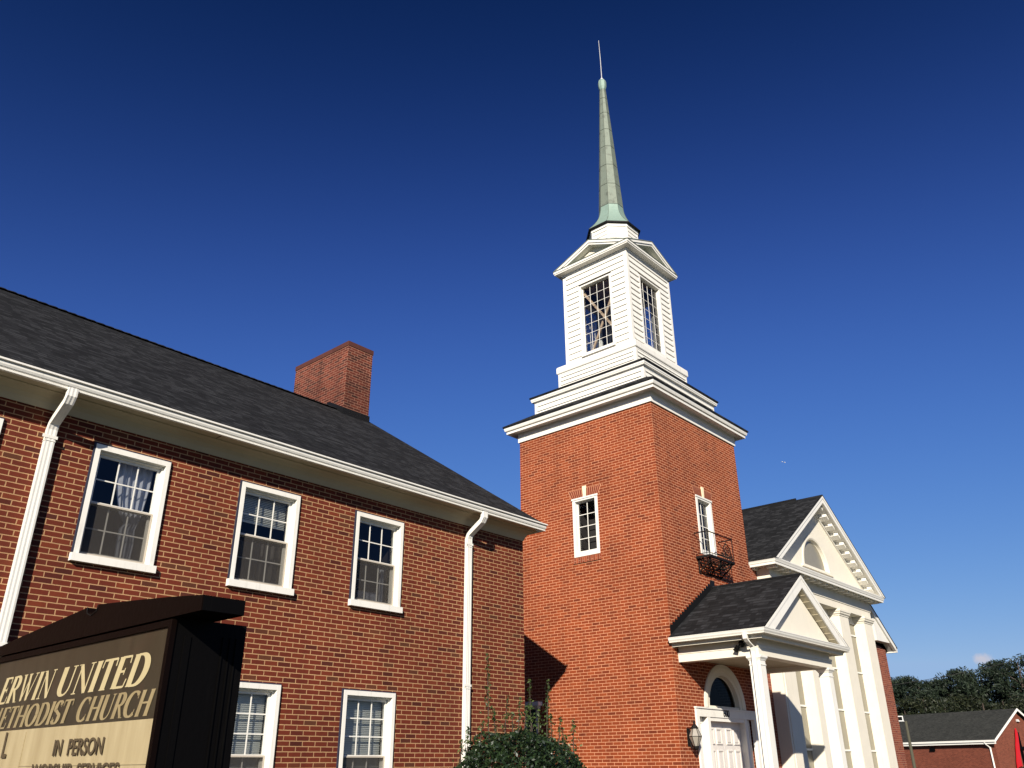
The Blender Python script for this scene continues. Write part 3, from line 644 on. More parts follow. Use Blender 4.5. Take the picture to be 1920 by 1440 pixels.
# text helper with the built-in font
def textmesh(txt, size, xs, mat, name, parent, o, ud, vd, ext=.002):
    c = bpy.data.curves.new(name, 'FONT'); c.body = txt; c.size = size; c.extrude = ext; c.offset = size*.012; c.align_x = 'CENTER'
    ob = bpy.data.objects.new('tmp', c); COL.objects.link(ob); bpy.context.view_layer.update()
    me = bpy.data.meshes.new_from_object(ob.evaluated_get(bpy.context.evaluated_depsgraph_get())); bpy.data.objects.remove(ob)
    ud, vd = Vector(ud), Vector(vd); nd = ud.cross(vd); org = Vector(parent['org'])
    for v in me.vertices: v.co = Vector(o)-org+ud*v.co.x*xs+vd*v.co.y+nd*v.co.z
    me.materials.clear(); me.materials.append(mat); q = bpy.data.objects.new(name, me); COL.objects.link(q); q.parent = parent; return q
textmesh('600', .225, .86, blackm, 'house_number', ds_, FF.P(tcx-.07, -.045, 2.625), (1, 0, 0), (0, 0, 1), .003)

# ================================================================== porch
PX0, PX1, PYF = 16.64, 21.24, 7.75
porch = thing('entrance_porch', (tcx, 8.2, 0), 'white gabled entrance porch on square posts over the tower door', 'porch')
pc = tcx
BX0, BX1, BY = 17.0, 20.88, 8.10
m = MB()
# beams (architrave) on three sides, frieze above, ceiling
for x0, x1 in ((BX0, BX0+.26), (BX1-.26, BX1)): m.box(x0, x1, BY+.26, TY-.002, 3.70, 3.89)
m.box(BX0, BX1, BY, BY+.26, 3.70, 3.89)
m.box(BX0-.012, BX0+.03, BY+.2, TY-.002, 3.865, 3.905); m.box(BX0-.012, BX1+.012, BY-.012, BY+.03, 3.862, 3.908)
for x0, x1 in ((BX0+.03, BX0+.22), (BX1-.22, BX1-.03)): m.box(x0, x1, BY+.22, TY-.002, 3.89, 4.10)
m.box(BX0+.03, BX1-.03, BY+.03, BY+.22, 3.89, 4.10)
m.build('beam', creamw, porch, bevel=.004)
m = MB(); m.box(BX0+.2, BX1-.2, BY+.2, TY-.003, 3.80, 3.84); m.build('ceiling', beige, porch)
# cornice: soffit, fascia, gutter (left, front, right)
def uring(m, prof):                                # profile swept round left, front, right
    for (o0, z0), (o1_, z1) in zip(prof, prof[1:]):
        def c(o): return [(PX0+.0-o, TY-.002), (PX0-o, PYF-o), (PX1+o, PYF-o), (PX1+o, TY-.002)]
        A, B = c(o0), c(o1_)
        for k in range(3): m.quad((*A[k], z0), (*A[k+1], z0), (*B[k+1], z1), (*B[k], z1))
m = MB(); uring(m, [(-.42, 4.045), (-.17, 4.035), (-.165, 4.005), (-.13, 4.005), (-.12, 4.05), (-.10, 4.075), (0, 4.085)]); m.build('soffit', creamw, porch)
m = MB(); uring(m, [(-.10, 4.085), (-.05, 4.075), (-.02, 4.085), (-.012, 4.105), (.01, 4.14), (.012, 4.15), (0.02, 4.178), (.026, 4.18), (.026, 4.192), (-.03, 4.192), (-.03, 4.12)]); m.build('gutter', white, porch)
PR = 5.60; sl2 = (PR-4.20)/(pc-PX0)
m = MB(); gable_roof_prism(m, PX0+.02, PX1-.02, PYF+.0, TY-.004, 4.215, PR+.012, .035); pr_ = m.build('roof', shing, porch)
m = MB(); m.tube([(pc, PYF, PR+.02), (pc, TY-.01, PR+.02)], .045, 5); m.build('ridge_cap', shing, pr_)
m = MB(); n = 20                                   # stepped wall flashing on the tower
for sg in (-1, 1):
    for i in range(n):
        xa_, xb_ = pc+sg*(PX1-pc)*i/n, pc+sg*(PX1-pc)*(i+1)/n; zt0 = PR-sl2*abs(xa_-pc)
        za_ = zt0+.16
        x0, x1 = sorted((xa_, xb_)); x1 = min(x1, TX+TW)
        if x0 < x1: m.box(max(x0, TX-.0), x1, TY-.008, TY-.001, zt0-.12, za_)
m.box(pc-.09, pc+.09, TY-.02, TY-.001, PR-.05, PR+.20); m.build('step_flashing', flash, pr_)
m = MB()                                           # rake boards, tympanum
for sg in (-1, 1):
    def rk(d0, d1, y0, y1, foot):
        X = PX1-pc-.08
        o_ = [(pc+sg*(X-d0/sl2), 4.205), (pc, PR-d0), (pc, PR-d1), (pc+sg*(X-d1/sl2), 4.205)]
        m.prism([(x, y0, z) for x, z in o_], [(x, y1, z) for x, z in o_])
    rk(.0, .07, PYF-.012, PYF+.04, 0); rk(.07, .28, PYF, PYF+.035, 0)
m.build('rake_board', white, porch)
m = MB(); TP = PYF+.20
X = PX1-pc-.08
for sg in (-1, 1):
    m.quad((pc, PYF+.03, PR-.29), (pc+sg*(X-.28/sl2), PYF+.03, 4.205), (pc+sg*(X-.28/sl2), TP+.01, 4.205), (pc, TP+.01, PR-.29))
    for k in range(1, 9):                          # planked soffit joints
        f = k/9; x_, z_ = pc+sg*(X-.28/sl2)*f, (PR-.29)+(4.205-PR+.29)*f; m.box(x_-.006, x_+.006, PYF+.04, TP, z_-.012, z_-.004)
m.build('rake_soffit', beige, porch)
m = MB(); m.quad((pc-X+.3/sl2+.02, TP, 4.20), (pc+X-.3/sl2-.02, TP, 4.20), (pc, TP, PR-.30)); m.build('tympanum', creamw, porch)
m = MB(); m.box(PX0+.06, PX1-.06, PYF+.0, TP+.03, 4.19, 4.206); m.build('ledge_flashing', galv, porch)
def column(x, y, half=.12):
    m = MB(); m.box(x-half, x+half, y-half, y+half, .10, 3.60); c = m.build('column', white, porch, bevel=.006)
    m = MB(); r_ = (x-half, x+half, y-half, y+half)
    m.ring(r_, [(0, 3.60), (.012, 3.605), (.015, 3.62), (.03, 3.64), (.045, 3.66), (.045, 3.70), (-.1, 3.702)]); m.ring(r_, [(0, 3.50), (.012, 3.505), (.012, 3.525), (0, 3.53)]); m.build('capital', white, c)
    m = MB(); m.box(x-half-.04, x+half+.04, y-half-.04, y+half+.04, .02, .10); m.box(x-half-.02, x+half+.02, y-half-.02, y+half+.02, .10, .16); m.build('plinth', white, c)
column(BX0+.15, BY+.13); column(BX1-.15, BY+.13)
m = MB(); m.box(BX0-.2, BX1+.2, BY-.3, TY-.003, -.05, .02); m.build('floor_slab', brickTs, porch)
# porch downspout: gutter -> left post
m = MB(); pts = [(PX0+.0, 8.19, 4.12), (PX0+.02, 8.19, 4.00), (PX0+.10, 8.19, 3.94), (BX0-.075, 8.19, 3.86), (BX0-.05, 8.19, 3.78), (BX0-.03, 8.20, 3.60), (BX0-.03, 8.21, .15)]
for k in range(len(pts)-1):
    a, b = pts[k], pts[k+1]; m.prism([(a[0]-.035, a[1]-.045, a[2]), (a[0]+.035, a[1]-.045, a[2]), (a[0]+.035, a[1]+.045, a[2]), (a[0]-.035, a[1]+.045, a[2])], [(b[0]-.035, b[1]-.045, b[2]), (b[0]+.035, b[1]-.045, b[2]), (b[0]+.035, b[1]+.045, b[2]), (b[0]-.035, b[1]+.045, b[2])])
m.build('downspout', white, porch)

# ================================================================== nave
NC = 26.75; NY = 10.68; NF = 10.30
nave = thing('church_nave', (22.95, NY, 0), 'church nave front with white dentilled pediment, half round window and tall square pilasters', 'church')
FN = Frame((0, NY, 0), (1, 0, 0))
NXL, NXR = 22.95, 30.80; XE = 32.84
nsl = .667; nzr = 9.77
def nz(x): return nzr-nsl*abs(x-NC)
m = MB()
m.quad((TX+TW, NY, 0), (NXL+.3, NY, 0), (NXL+.3, NY, 6.85), (TX+TW, NY, 6.85))
m.quad((NXR-.3, NY, 0), (XE, NY, 0), (XE, NY, nz(XE)-.1), (NXR-.3, NY, nz(NXR-.3)-.12))
m.quad((XE, NY, 0), (XE, 34, 0), (XE, 34, nz(XE)-.1), (XE, NY, nz(XE)-.1)); m.quad((TX+TW, 34, 0), (TX+TW, NY, 0), (TX+TW, NY, 6.0), (TX+TW, 34, 6.0)); m.quad((XE, 34, 0), (TX+TW, 34, 0), (TX+TW, 34, 5.9), (XE, 34, 5.9))
m.build('wall', brickN, nave)
# window wall between pilasters
pil = [(23.04, 23.79), (25.00, 25.75), (27.85, 28.60), (30.02, 30.78)]
m = MB(); m.box(NXL, NXL+.14, NF+.02, NY, 0, 6.30); m.build('portico_wall', creamw, nave); m = MB(); m.box(NXR-.10, NXR-.02, NF+.1, NY, 0, 6.30); m.build('portico_wall', creamw, nave)
for (a, b), (c, d) in zip(pil, pil[1:]):
    s = MB(); s.fbox(FN, b-.05, c+.05, -.03, .04, 6.0, 6.30); s.fbox(FN, b-.02, c+.02, -.055, -.029, 5.98, 6.02)
    for z in (.9, 1.99, 3.15, 4.39, 5.6): s.fbox(FN, b, c, -.045, -.002, z-.025, z+.025)
    if c-b > 1.7: s.fbox(FN, (b+c)/2-.03, (b+c)/2+.03, -.046, -.002, .9, 6.0)
    wn = s.build('tall_window', white, nave); pane(FN, b, c, .9, 6.0, -.012).build('glass', glasspanel, wn)
    s = MB(); s.quad(FN.P(b, 0, 0), FN.P(c, 0, 0), FN.P(c, 0, .9), FN.P(b, 0, .9)); s.build('window_apron', creamw, wn)
for a, b in pil:
    y0 = NF; m = MB(); m.box(a, b, y0, NY-.001, .1, 6.07); pl = m.build('pilaster', creamw, nave, bevel=.02)
    m = MB(); r_ = (a, b, y0, NY+.2); m.ring(r_, [(0, 6.02), (.02, 6.03), (.02, 6.06), (.04, 6.075), (.06, 6.10), (.06, 6.13), (.085, 6.16), (.085, 6.23), (0, 6.235)]); m.build('capital', creamw, pl)
    m = MB(); m.ring(r_, [(0, .35), (.03, .33), (.03, .0)]); m.build('base', creamw, pl)
# entablature (left return, front, right return)
def nring(m, prof, yb=13.0, x0=NXL, x1=NXR, y0=NF):
    for (o0, z0), (o1_, z1) in zip(prof, prof[1:]):
        def c(o): return [(x0-o, yb), (x0-o, y0-o), (x1+o, y0-o), (x1+o, NY)]
        A, B = c(o0), c(o1_)
        for k in range(3): m.quad((*A[k], z0), (*A[k+1], z0), (*B[k+1], z1), (*B[k], z1))
m = MB(); nring(m, [(-.45, 6.235), (0.0, 6.235), (0.0, 6.46), (.022, 6.465), (.022, 6.68), (.022, 6.84)], yb=NY); m.build('entablature', creamw, nave)
m = MB(); nring(m, [(-.02, 6.835), (.37, 6.84), (.375, 6.80), (.40, 6.80), (.405, 6.86), (.42, 6.875), (.43, 6.91), (.45, 6.955), (.45, 6.98), (-.02, 7.05)]); m.build('cornice', white, nave)
nb = 19
def modillion(fn):
    m = MB(); fn(m); m.build('modillion', white, nave)
for i in range(nb):
    x = NXL-.12+(NXR-NXL+.24)*i/(nb-1); modillion(lambda m: (m.box(x-.075, x+.075, NF-.30, NF-.02, 6.755, 6.80), m.box(x-.085, x+.085, NF-.31, NF-.02, 6.80, 6.837)))
for i in range(2): modillion(lambda m: m.box(NXL-.30, NXL-.02, 10.62+i*.45, 10.77+i*.45, 6.755, 6.836))
# pediment
rkx = (NXR-NXL)/2+.45; zf = 6.97; nc = (NXL+NXR)/2; nsl2 = (nzr-zf)/rkx
PF = NF-.45
m = MB()
for sg in (-1, 1):
    def rk(d0, d1, y0, y1):
        o_ = [(nc+sg*(rkx-d0/nsl2), zf), (nc, nzr-d0), (nc, nzr-d1), (nc+sg*(rkx-d1/nsl2), zf)]
        m.prism([(x, y0, z) for x, z in o_], [(x, y1, z) for x, z in o_])
    rk(.0, .10, PF-.02, PF+.05); rk(.10, .25, PF, PF+.045)
rb = m.build('rake_cornice', white, nave)
m = MB()
for sg in (-1, 1):
    D0 = .22
    m.quad((nc, PF+.02, nzr-D0), (nc+sg*(rkx-D0/nsl2), PF+.02, zf), (nc+sg*(rkx-D0/nsl2), NF+.01, zf), (nc, NF+.01, nzr-D0))
    D0, D1 = .22, .30                                    # bed mould against the tympanum
    o_ = [(nc+sg*(rkx-D0/nsl2), zf+.06), (nc, nzr-D0), (nc, nzr-D1-.07), (nc+sg*(rkx-(D1+.07)/nsl2), zf+.06)]
    m.prism([(x, NF-.05, z) for x, z in o_], [(x, NF+.01, z) for x, z in o_])
m.build('rake_soffit', white, nave)
for sg in (-1, 1):
    for i in range(10):
        f = (i+.35)/10; x = nc+sg*(rkx-.5)*f; z = nzr-.235-nsl2*abs(x-nc); hw = .085; dz = nsl2*hw*sg
        P = [(x-hw, z+dz), (x+hw, z-dz), (x+hw, z-dz-.085), (x-hw, z+dz-.085)]
        modillion(lambda m: m.prism([(a, PF+.12, b) for a, b in P], [(a, NF-.06, b) for a, b in P]))
m = MB()                                                 # tympanum with a half round opening
lx, lz, lr = 26.62, 7.34, .96; FT = Frame((0, NF, 0), (1, 0, 0))
def tz(x): return nzr-.25-nsl2*abs(x-nc)
xs_ = [nc-(rkx-.25/nsl2)+.0, lx-lr]
m.quad((xs_[0], NF, zf), (lx-lr, NF, zf), (lx-lr, NF, tz(lx-lr))); m.quad((lx+lr, NF, zf), (nc+rkx-.25/nsl2, NF, zf), (lx+lr, NF, tz(lx+lr)))
m.quad((lx-lr, NF, zf), (lx+lr, NF, zf), (lx+lr, NF, lz), (lx-lr, NF, lz))
for i in range(24):
    t0, t1 = math.pi*i/24, math.pi*(i+1)/24; x0, x1 = lx+lr*math.cos(t0), lx+lr*math.cos(t1)
    m.quad((x1, NF, lz+lr*math.sin(t1)), (x0, NF, lz+lr*math.sin(t0)), (x0, NF, tz(x0)), (x1, NF, tz(x1)))
tym = m.build('tympanum', creamw, nave)
s = MB()
for i in range(32):
    t0, t1 = math.pi*i/32, math.pi*(i+1)/32
    def ap(r, t_, d): return FT.P(lx+r*math.cos(t_), d, lz+r*math.sin(t_))
    for (ra, da), (rb_, db) in (((1.09, .0), (1.09, -.018)), ((1.09, -.018), (1.0, -.022)), ((1.0, -.022), (.95, .0)), ((.95, .0), (.93, .09)), ((.93, .09), (.90, .09)), ((.90, .09), (.90, .12))):
        s.quad(ap(ra, t0, da), ap(rb_, t0, db), ap(rb_, t1, db), ap(ra, t1, da))
s.fbox(FT, lx-1.20, lx+1.20, -.05, .1, lz-.08, lz)
lw = s.build('half_round_window', creamw, nave)
s = MB(); s.quad(*[FT.P(lx+.93*math.cos(math.pi*i/24), .10, lz+.93*math.sin(math.pi*i/24)) for i in range(25)]); s.build('glass', glasspanel, lw)
# nave roofs
m = MB()
for sg in (-1, 1):
    P = [(nc, PF-.03, nzr+.03), (nc+sg*(rkx+.02), PF-.03, zf+.02), (nc+sg*(rkx+.02), PF-.03, zf-.01), (nc, PF-.03, nzr+.0)]
    m.prism(P, [(x, 34.5, z) for x, y, z in P])
P = [(NXR, NY-.32, nz(NXR)+.03-.0), (XE+.38, NY-.32, nz(XE+.38)+.03), (XE+.38, NY-.32, nz(XE+.38)-.0), (NXR, NY-.32, nz(NXR))]
m.prism(P, [(x, 34.5, z) for x, y, z in P]); nr_ = m.build('roof', shing, nave)
m = MB(); m.tube([(nc, PF+.9, nzr+.035), (nc, 34, nzr+.035)], .07, 5); m.build('ridge_cap', flash, nr_)
# right eave return of the main gable
m = MB(); o_ = [(NXR+.02, nz(NXR)-.0), (XE+.30, nz(XE+.30)), (XE+.30, nz(XE+.3)-.17), (NXR+.02, nz(NXR)-.20)]
m.prism([(x, NY-.30, z) for x, z in o_], [(x, NY-.20, z) for x, z in o_])
o_ = [(31.35, nz(31.35)-.19), (XE+.26, nz(XE+.26)-.16), (XE+.20, 5.62), (31.45, 5.60)]
m.prism([(x, NY-.24, z) for x, z in o_], [(x, NY-.0, z) for x, z in o_]); m.box(XE+.28, XE+.40, NY-.30, 34, nz(XE+.34)-.16, nz(XE+.34)-.02); m.box(XE, XE+.30, NY-.24, 34, 5.60, 5.66)
m.build('eave_return', white, nave)
m = MB(); m.box(22.00, 22.10, NY-.10, NY-.02, 0, 6.35); m.prism([(21.97, NY-.13, 6.5), (22.13, NY-.13, 6.5), (22.13, NY-.01, 6.5), (21.97, NY-.01, 6.5)][::-1], [(22.01, NY-.11, 6.28), (22.09, NY-.11, 6.28), (22.09, NY-.01, 6.28), (22.01, NY-.01, 6.28)][::-1]); m.build('downspout', white, nave)

# ================================================================== fixtures
bal = thing('iron_balcony', (18.87, TY, 6.27), 'small black wrought iron balcony under the tower window above the porch', 'balcony')
bx0, bx1, by0, bz0, bz1 = 18.26, 19.50, TY-.385, 6.27, 6.87
m = MB(); c4 = [(bx0, TY-.01), (bx0, by0), (bx1, by0), (bx1, TY-.01)]
def loop(m, z, r): m.tube([(*p, z) for p in c4], r, 5)
loop(m, bz1, .016); loop(m, bz0+.07, .009)
for x, y in c4[1:3]: m.tube([(x, y, bz0), (x, y, bz1+.05)], .012, 5)
for i in range(1, 3): m.tube([(bx0+.15*i, by0, bz0), (bx0+.15*i, by0, bz1)], .005, 4); m.tube([(bx0, by0+.13*i, bz0), (bx0, by0+.13*i, bz1)], .005, 4)
for i in range(1, 2): m.tube([(bx1, by0+.18*i, bz0), (bx1, by0+.18*i, bz1)], .006, 4)
m.build('railing', iron, bal)
m = MB()
for y in np.linspace(by0, TY-.02, 5): m.box(bx0-.01, bx1+.01, y-.016, y+.016, bz0-.012, bz0+.006)
m.box(bx0-.02, bx1+.02, by0-.015, by0-.002, bz0-.035, bz0+.02); m.box(bx0-.016, bx0-.003, by0, TY-.01, bz0-.035, bz0+.02); m.box(bx1+.003, bx1+.016, by0, TY-.01, bz0-.035, bz0+.02)
m.build('floor_grate', iron, bal)
def scroll(cx_, cz_, r, turns, plane, st_=0, sg=1):
    pts = []
    for i in range(26):
        a_ = st_+sg*turns*2*math.pi*i/25; rr = r*(1-.75*i/25); pts.append((cx_+rr*math.cos(a_), cz_+rr*math.sin(a_)))
    return [plane(a_, b_) for a_, b_ in pts]
m = MB()
for x in (bx0+.08, (bx0+bx1)/2, bx1-.08):
    pl = lambda y, z, x=x: (x, y, z)
    m.tube([(x, by0+.02, bz0-.02), (x, by0+.05, bz0-.10), (x, by0+.14, bz0-.19), (x, TY-.10, bz0-.28), (x, TY-.02, bz0-.36)], .019, 5)
    m.tube([(x, TY-.02, bz0), (x, TY-.02, bz0-.38)], .018, 5); m.tube(scroll(TY-.12, bz0-.11, .085, 1.4, pl), .014, 5); m.tube(scroll(by0+.10, bz0-.06, .045, 1.2, pl, 2), .013, 5)
pf = lambda x, z: (x, by0, z)
m.tube([(bx0, by0, bz0-.03), (bx0+.25, by0+.12, bz0-.17), ((bx0+bx1)/2, TY-.14, bz0-.24), (bx1-.25, by0+.12, bz0-.17), (bx1, by0, bz0-.03)], .018, 5)
m.tube([(bx0+.08, TY-.03, bz0-.20), (bx1-.08, TY-.03, bz0-.20)], .010, 5); m.tube([(bx0+.08, TY-.03, bz0-.33), (bx1-.08, TY-.03, bz0-.33)], .016, 5)
m.build('scroll_bracket', iron, bal)
m = MB(); pfz = lambda x, z: (x, by0-.002, z)
m.tube([(bx1-.55, by0, bz0+.08), (bx1-.50, by0, bz0+.30), (bx1-.36, by0, bz0+.44), (bx1-.18, by0, bz0+.36), (bx1-.06, by0, bz0+.08)], .014, 5)
m.tube(scroll(bx1-.34, bz0+.22, .13, 1.5, pfz), .012, 5); m.tube(scroll(bx1-.18, bz0+.16, .08, 1.3, pfz, 1, -1), .008, 5); m.tube(scroll(bx1-.62, bz0+.13, .06, 1.3, pfz, 1, -1), .008, 5)
for i in range(5): m.tube([(bx1-.52+i*.10, by0, bz0+.05), (bx1-.50+i*.09, by0+.01, bz0+.15)], .012, 4)
m.build('rail_ornament', iron, bal)
# wall lantern
lan = thing('wall_lantern', (17.13, TY, 2.17), 'tapered black wall lantern with frosted panes on the brick left of the church door', 'lantern')
lx_, ly_ = 17.13, TY-.17
m = MB(); m.lathe((lx_, ly_), [(.055, 1.98), (.135, 2.17), (.135, 2.175), (.065, 2.33)], 6); m.build('glass', lampg, lan)
m = MB(); m.lathe((lx_, ly_), [(.02, 1.90), (.045, 1.93), (.06, 1.98), (.05, 1.985)], 6); m.lathe((lx_, ly_), [(.07, 2.325), (.085, 2.335), (.05, 2.39), (.018, 2.42), (.025, 2.45), (.004, 2.50)], 6)
for k in range(6):
    an = 2*math.pi*k/6
    m.tube([(lx_+r_*math.cos(an), ly_+r_*math.sin(an), z) for r_, z in ((.058, 1.98), (.138, 2.172), (.068, 2.33))], .006, 4)
m.lathe((lx_, ly_), [(.139, 2.167), (.141, 2.178)], 6, 0, False); m.build('frame', iron, lan)
m = MB(); m.box(lx_-.06, lx_+.06, TY-.02, TY-.001, 1.98, 2.34); m.tube([(lx_, TY-.01, 2.10), (lx_, TY-.06, 1.95), (lx_, ly_, 1.91)], .012, 5); m.tube([(lx_, TY-.01, 2.3), (lx_, ly_, 2.40)], .009, 5); m.build('bracket', iron, lan)
# security light on the porch beam
fx = thing('security_light', (BX0, 8.47, 3.93), 'black twin-head security light on the left beam of the porch', 'light fixture')
def cyl(m, a, b, r, n=12):
    m.tube([a, b], r, n)
m = MB(); cyl(m, (BX0+.02, 8.47, 3.97), (BX0-.03, 8.47, 3.97), .05); m.tube([(BX0-.03, 8.47, 3.96), (BX0-.08, 8.47, 3.93)], .015, 6); m.build('mount', blackm, fx)
for dx_, dy_, dz_, nm in ((-.10, -.05, .02, 0), (-.09, .07, -.07, 1)):
    m = MB(); c = Vector((BX0+dx_, 8.47+dy_, 3.93+dz_)); d_ = Vector((-.35, -.5 if nm == 0 else .2, -.6)).normalized()
    m.tube([c-d_*.055, c-d_*.05, c+d_*.03, c+d_*.06], [.025, .045, .052, .062], 12); m.tube([c, Vector((BX0-.07, 8.47, 3.94))], .01, 5); m.build('lamp_head', blackm, fx)

# ================================================================== church sign
SX, SY0, SY1, SZ1 = 1.523, 3.0, 4.73, 2.112
sign = thing('church_sign', (1.66, 3.86, 0), 'black cabinet church sign with cream serif lettering in the left foreground', 'sign')
m = MB(); m.box(SX+.012, SX+.303, SY0+.006, SY1-.006, .75, SZ1)
m.box(SX+.05, SX+.075, SY0+.001, SY0+.007, .75, 2.05); m.box(SX+.205, SX+.209, SY0+.000, SY0+.007, .75, 2.06); m.box(SX+.235, SX+.239, SY0+.000, SY0+.007, .75, 2.06); m.box(SX+.262, SX+.266, SY0+.000, SY0+.007, .75, 2.06)
m.build('cabinet', blackm, sign, bevel=.003)
m = MB(); m.box(SX-.010, SX+.010, SY0, SY0+.024, .75, 2.105); m.box(SX-.010, SX+.010, SY1-.024, SY1, .75, 2.105); m.box(SX-.010, SX+.010, SY0+.024, SY1-.024, 2.080, 2.1045); m.box(SX-.010, SX+.010, SY0+.024, SY1-.024, .75, .80)
m.build('face_frame', brownm, sign, bevel=.002)
m, t, p = newmat('sign_header'); M = mk(t); oc = t.nodes.new('ShaderNodeTexCoord'); mp = t.nodes.new('ShaderNodeMapping'); mp.inputs['Scale'].default_value = (1, 7, .7); t.links.new(oc.outputs['Object'], mp.inputs[0])
c_ = mixc(t, noise(t, mp.outputs[0], 2.2, 5, .6), (.014, .011, .006), (.042, .035, .021)); c_ = mixc(t, M('MULTIPLY', smooth(t, M, .55, .8, noise(t, oc.outputs['Object'], 3, 4)), .35), c_, (.07, .03, .02))
t.links.new(c_, p.inputs['Base Color']); p.inputs['Roughness'].default_value = .3; hdm = m
m, t, p = newmat('sign_panel'); M = mk(t); oc = t.nodes.new('ShaderNodeTexCoord'); mp = t.nodes.new('ShaderNodeMapping'); mp.inputs['Scale'].default_value = (1, 9, 1.3); t.links.new(oc.outputs['Object'], mp.inputs[0])
c_ = mixc(t, noise(t, mp.outputs[0], 2.0, 5, .6), (.21, .158, .078), (.44, .37, .225)); c_ = mixc(t, M('MULTIPLY', smooth(t, M, .5, .8, noise(t, oc.outputs['Object'], 11, 6, .7)), .25), c_, (.28, .21, .11))
t.links.new(c_, p.inputs['Base Color']); p.inputs['Roughness'].default_value = .3; pnm = m
m, t, p = newmat('sign_lettering'); oc = t.nodes.new('ShaderNodeTexCoord'); t.links.new(mixc(t, noise(t, oc.outputs['Object'], 9, 5, .7), (.34, .275, .145), (.47, .40, .235)), p.inputs['Base Color']); p.inputs['Roughness'].default_value = .35; ltm = m
m, t, p = newmat('faded_lettering'); oc = t.nodes.new('ShaderNodeTexCoord'); mp = t.nodes.new('ShaderNodeMapping'); mp.inputs['Scale'].default_value = (1, 10, 2); t.links.new(oc.outputs['Object'], mp.inputs[0])
t.links.new(mixc(t, noise(t, mp.outputs[0], 3, 5, .7), (.13, .10, .05), (.34, .27, .145)), p.inputs['Base Color']); p.inputs['Roughness'].default_value = .35; ltf = m
m, t, p = newmat('changeable_letters'); oc = t.nodes.new('ShaderNodeTexCoord'); t.links.new(mixc(t, noise(t, oc.outputs['Object'], 14, 5, .7), (.03, .02, .012), (.10, .075, .04)), p.inputs['Base Color']); p.inputs['Roughness'].default_value = .5; chl = m
m = MB(); m.quad((SX, SY1-.02, 1.766), (SX, SY0+.02, 1.766), (SX, SY0+.02, 2.085), (SX, SY1-.02, 2.085)); m.build('header_panel', hdm, sign)
m = MB(); m.quad((SX, SY1-.02, .79), (SX, SY0+.02, .79), (SX, SY0+.02, 1.766), (SX, SY1-.02, 1.766)); mp_ = m.build('message_panel', pnm, sign)
m = MB()
for z in (1.62, 1.545): m.box(SX-.003, SX-.0005, SY0+.03, 4.165, z-.002, z+.002)
m.box(SX-.003, SX-.0005, 4.165, 4.172, .80, 1.755); m.build('letter_track', pnm, sign)
m = MB()                                              # peaked cap with a lifting loop
yc = 3.71
top = [(2.80, 2.166), (3.05, 2.19), (3.35, 2.214), (yc-.055, 2.236), (yc-.05, 2.222), (yc-.03, 2.212), (yc, 2.208), (yc+.03, 2.212), (yc+.05, 2.222), (yc+.055, 2.236), (4.15, 2.206), (4.5, 2.178), (4.9, 2.142)]
for (ya_, za_), (yb_, zb2) in zip(top, top[1:]):
    m.prism([(SX-.012, ya_, 2.112), (SX-.012, yb_, 2.112), (SX-.012, yb_, zb2), (SX-.012, ya_, za_)][::-1], [(SX+.160, ya_, 2.112), (SX+.160, yb_, 2.112), (SX+.160, yb_, zb2), (SX+.160, ya_, za_)][::-1])
m.build('cap', brownm, sign)
m = MB(); m.box(SX-.008, SX+.157, 2.797, 2.7995, 2.113, 2.162); m.build('cap_end', blackm, sign)
m = MB(); m.tube([(SX-.014, yc-.052, 2.236), (SX-.014, yc-.045, 2.21), (SX-.014, yc, 2.196), (SX-.014, yc+.045, 2.21), (SX-.014, yc+.052, 2.236)], .0022, 6); m.build('lifting_eye', iron, sign)
m = MB()
for y in (3.3, 4.4): m.box(SX+.09, SX+.22, y-.07, y+.07, 0, .76)
m.build('post', brownm, sign)
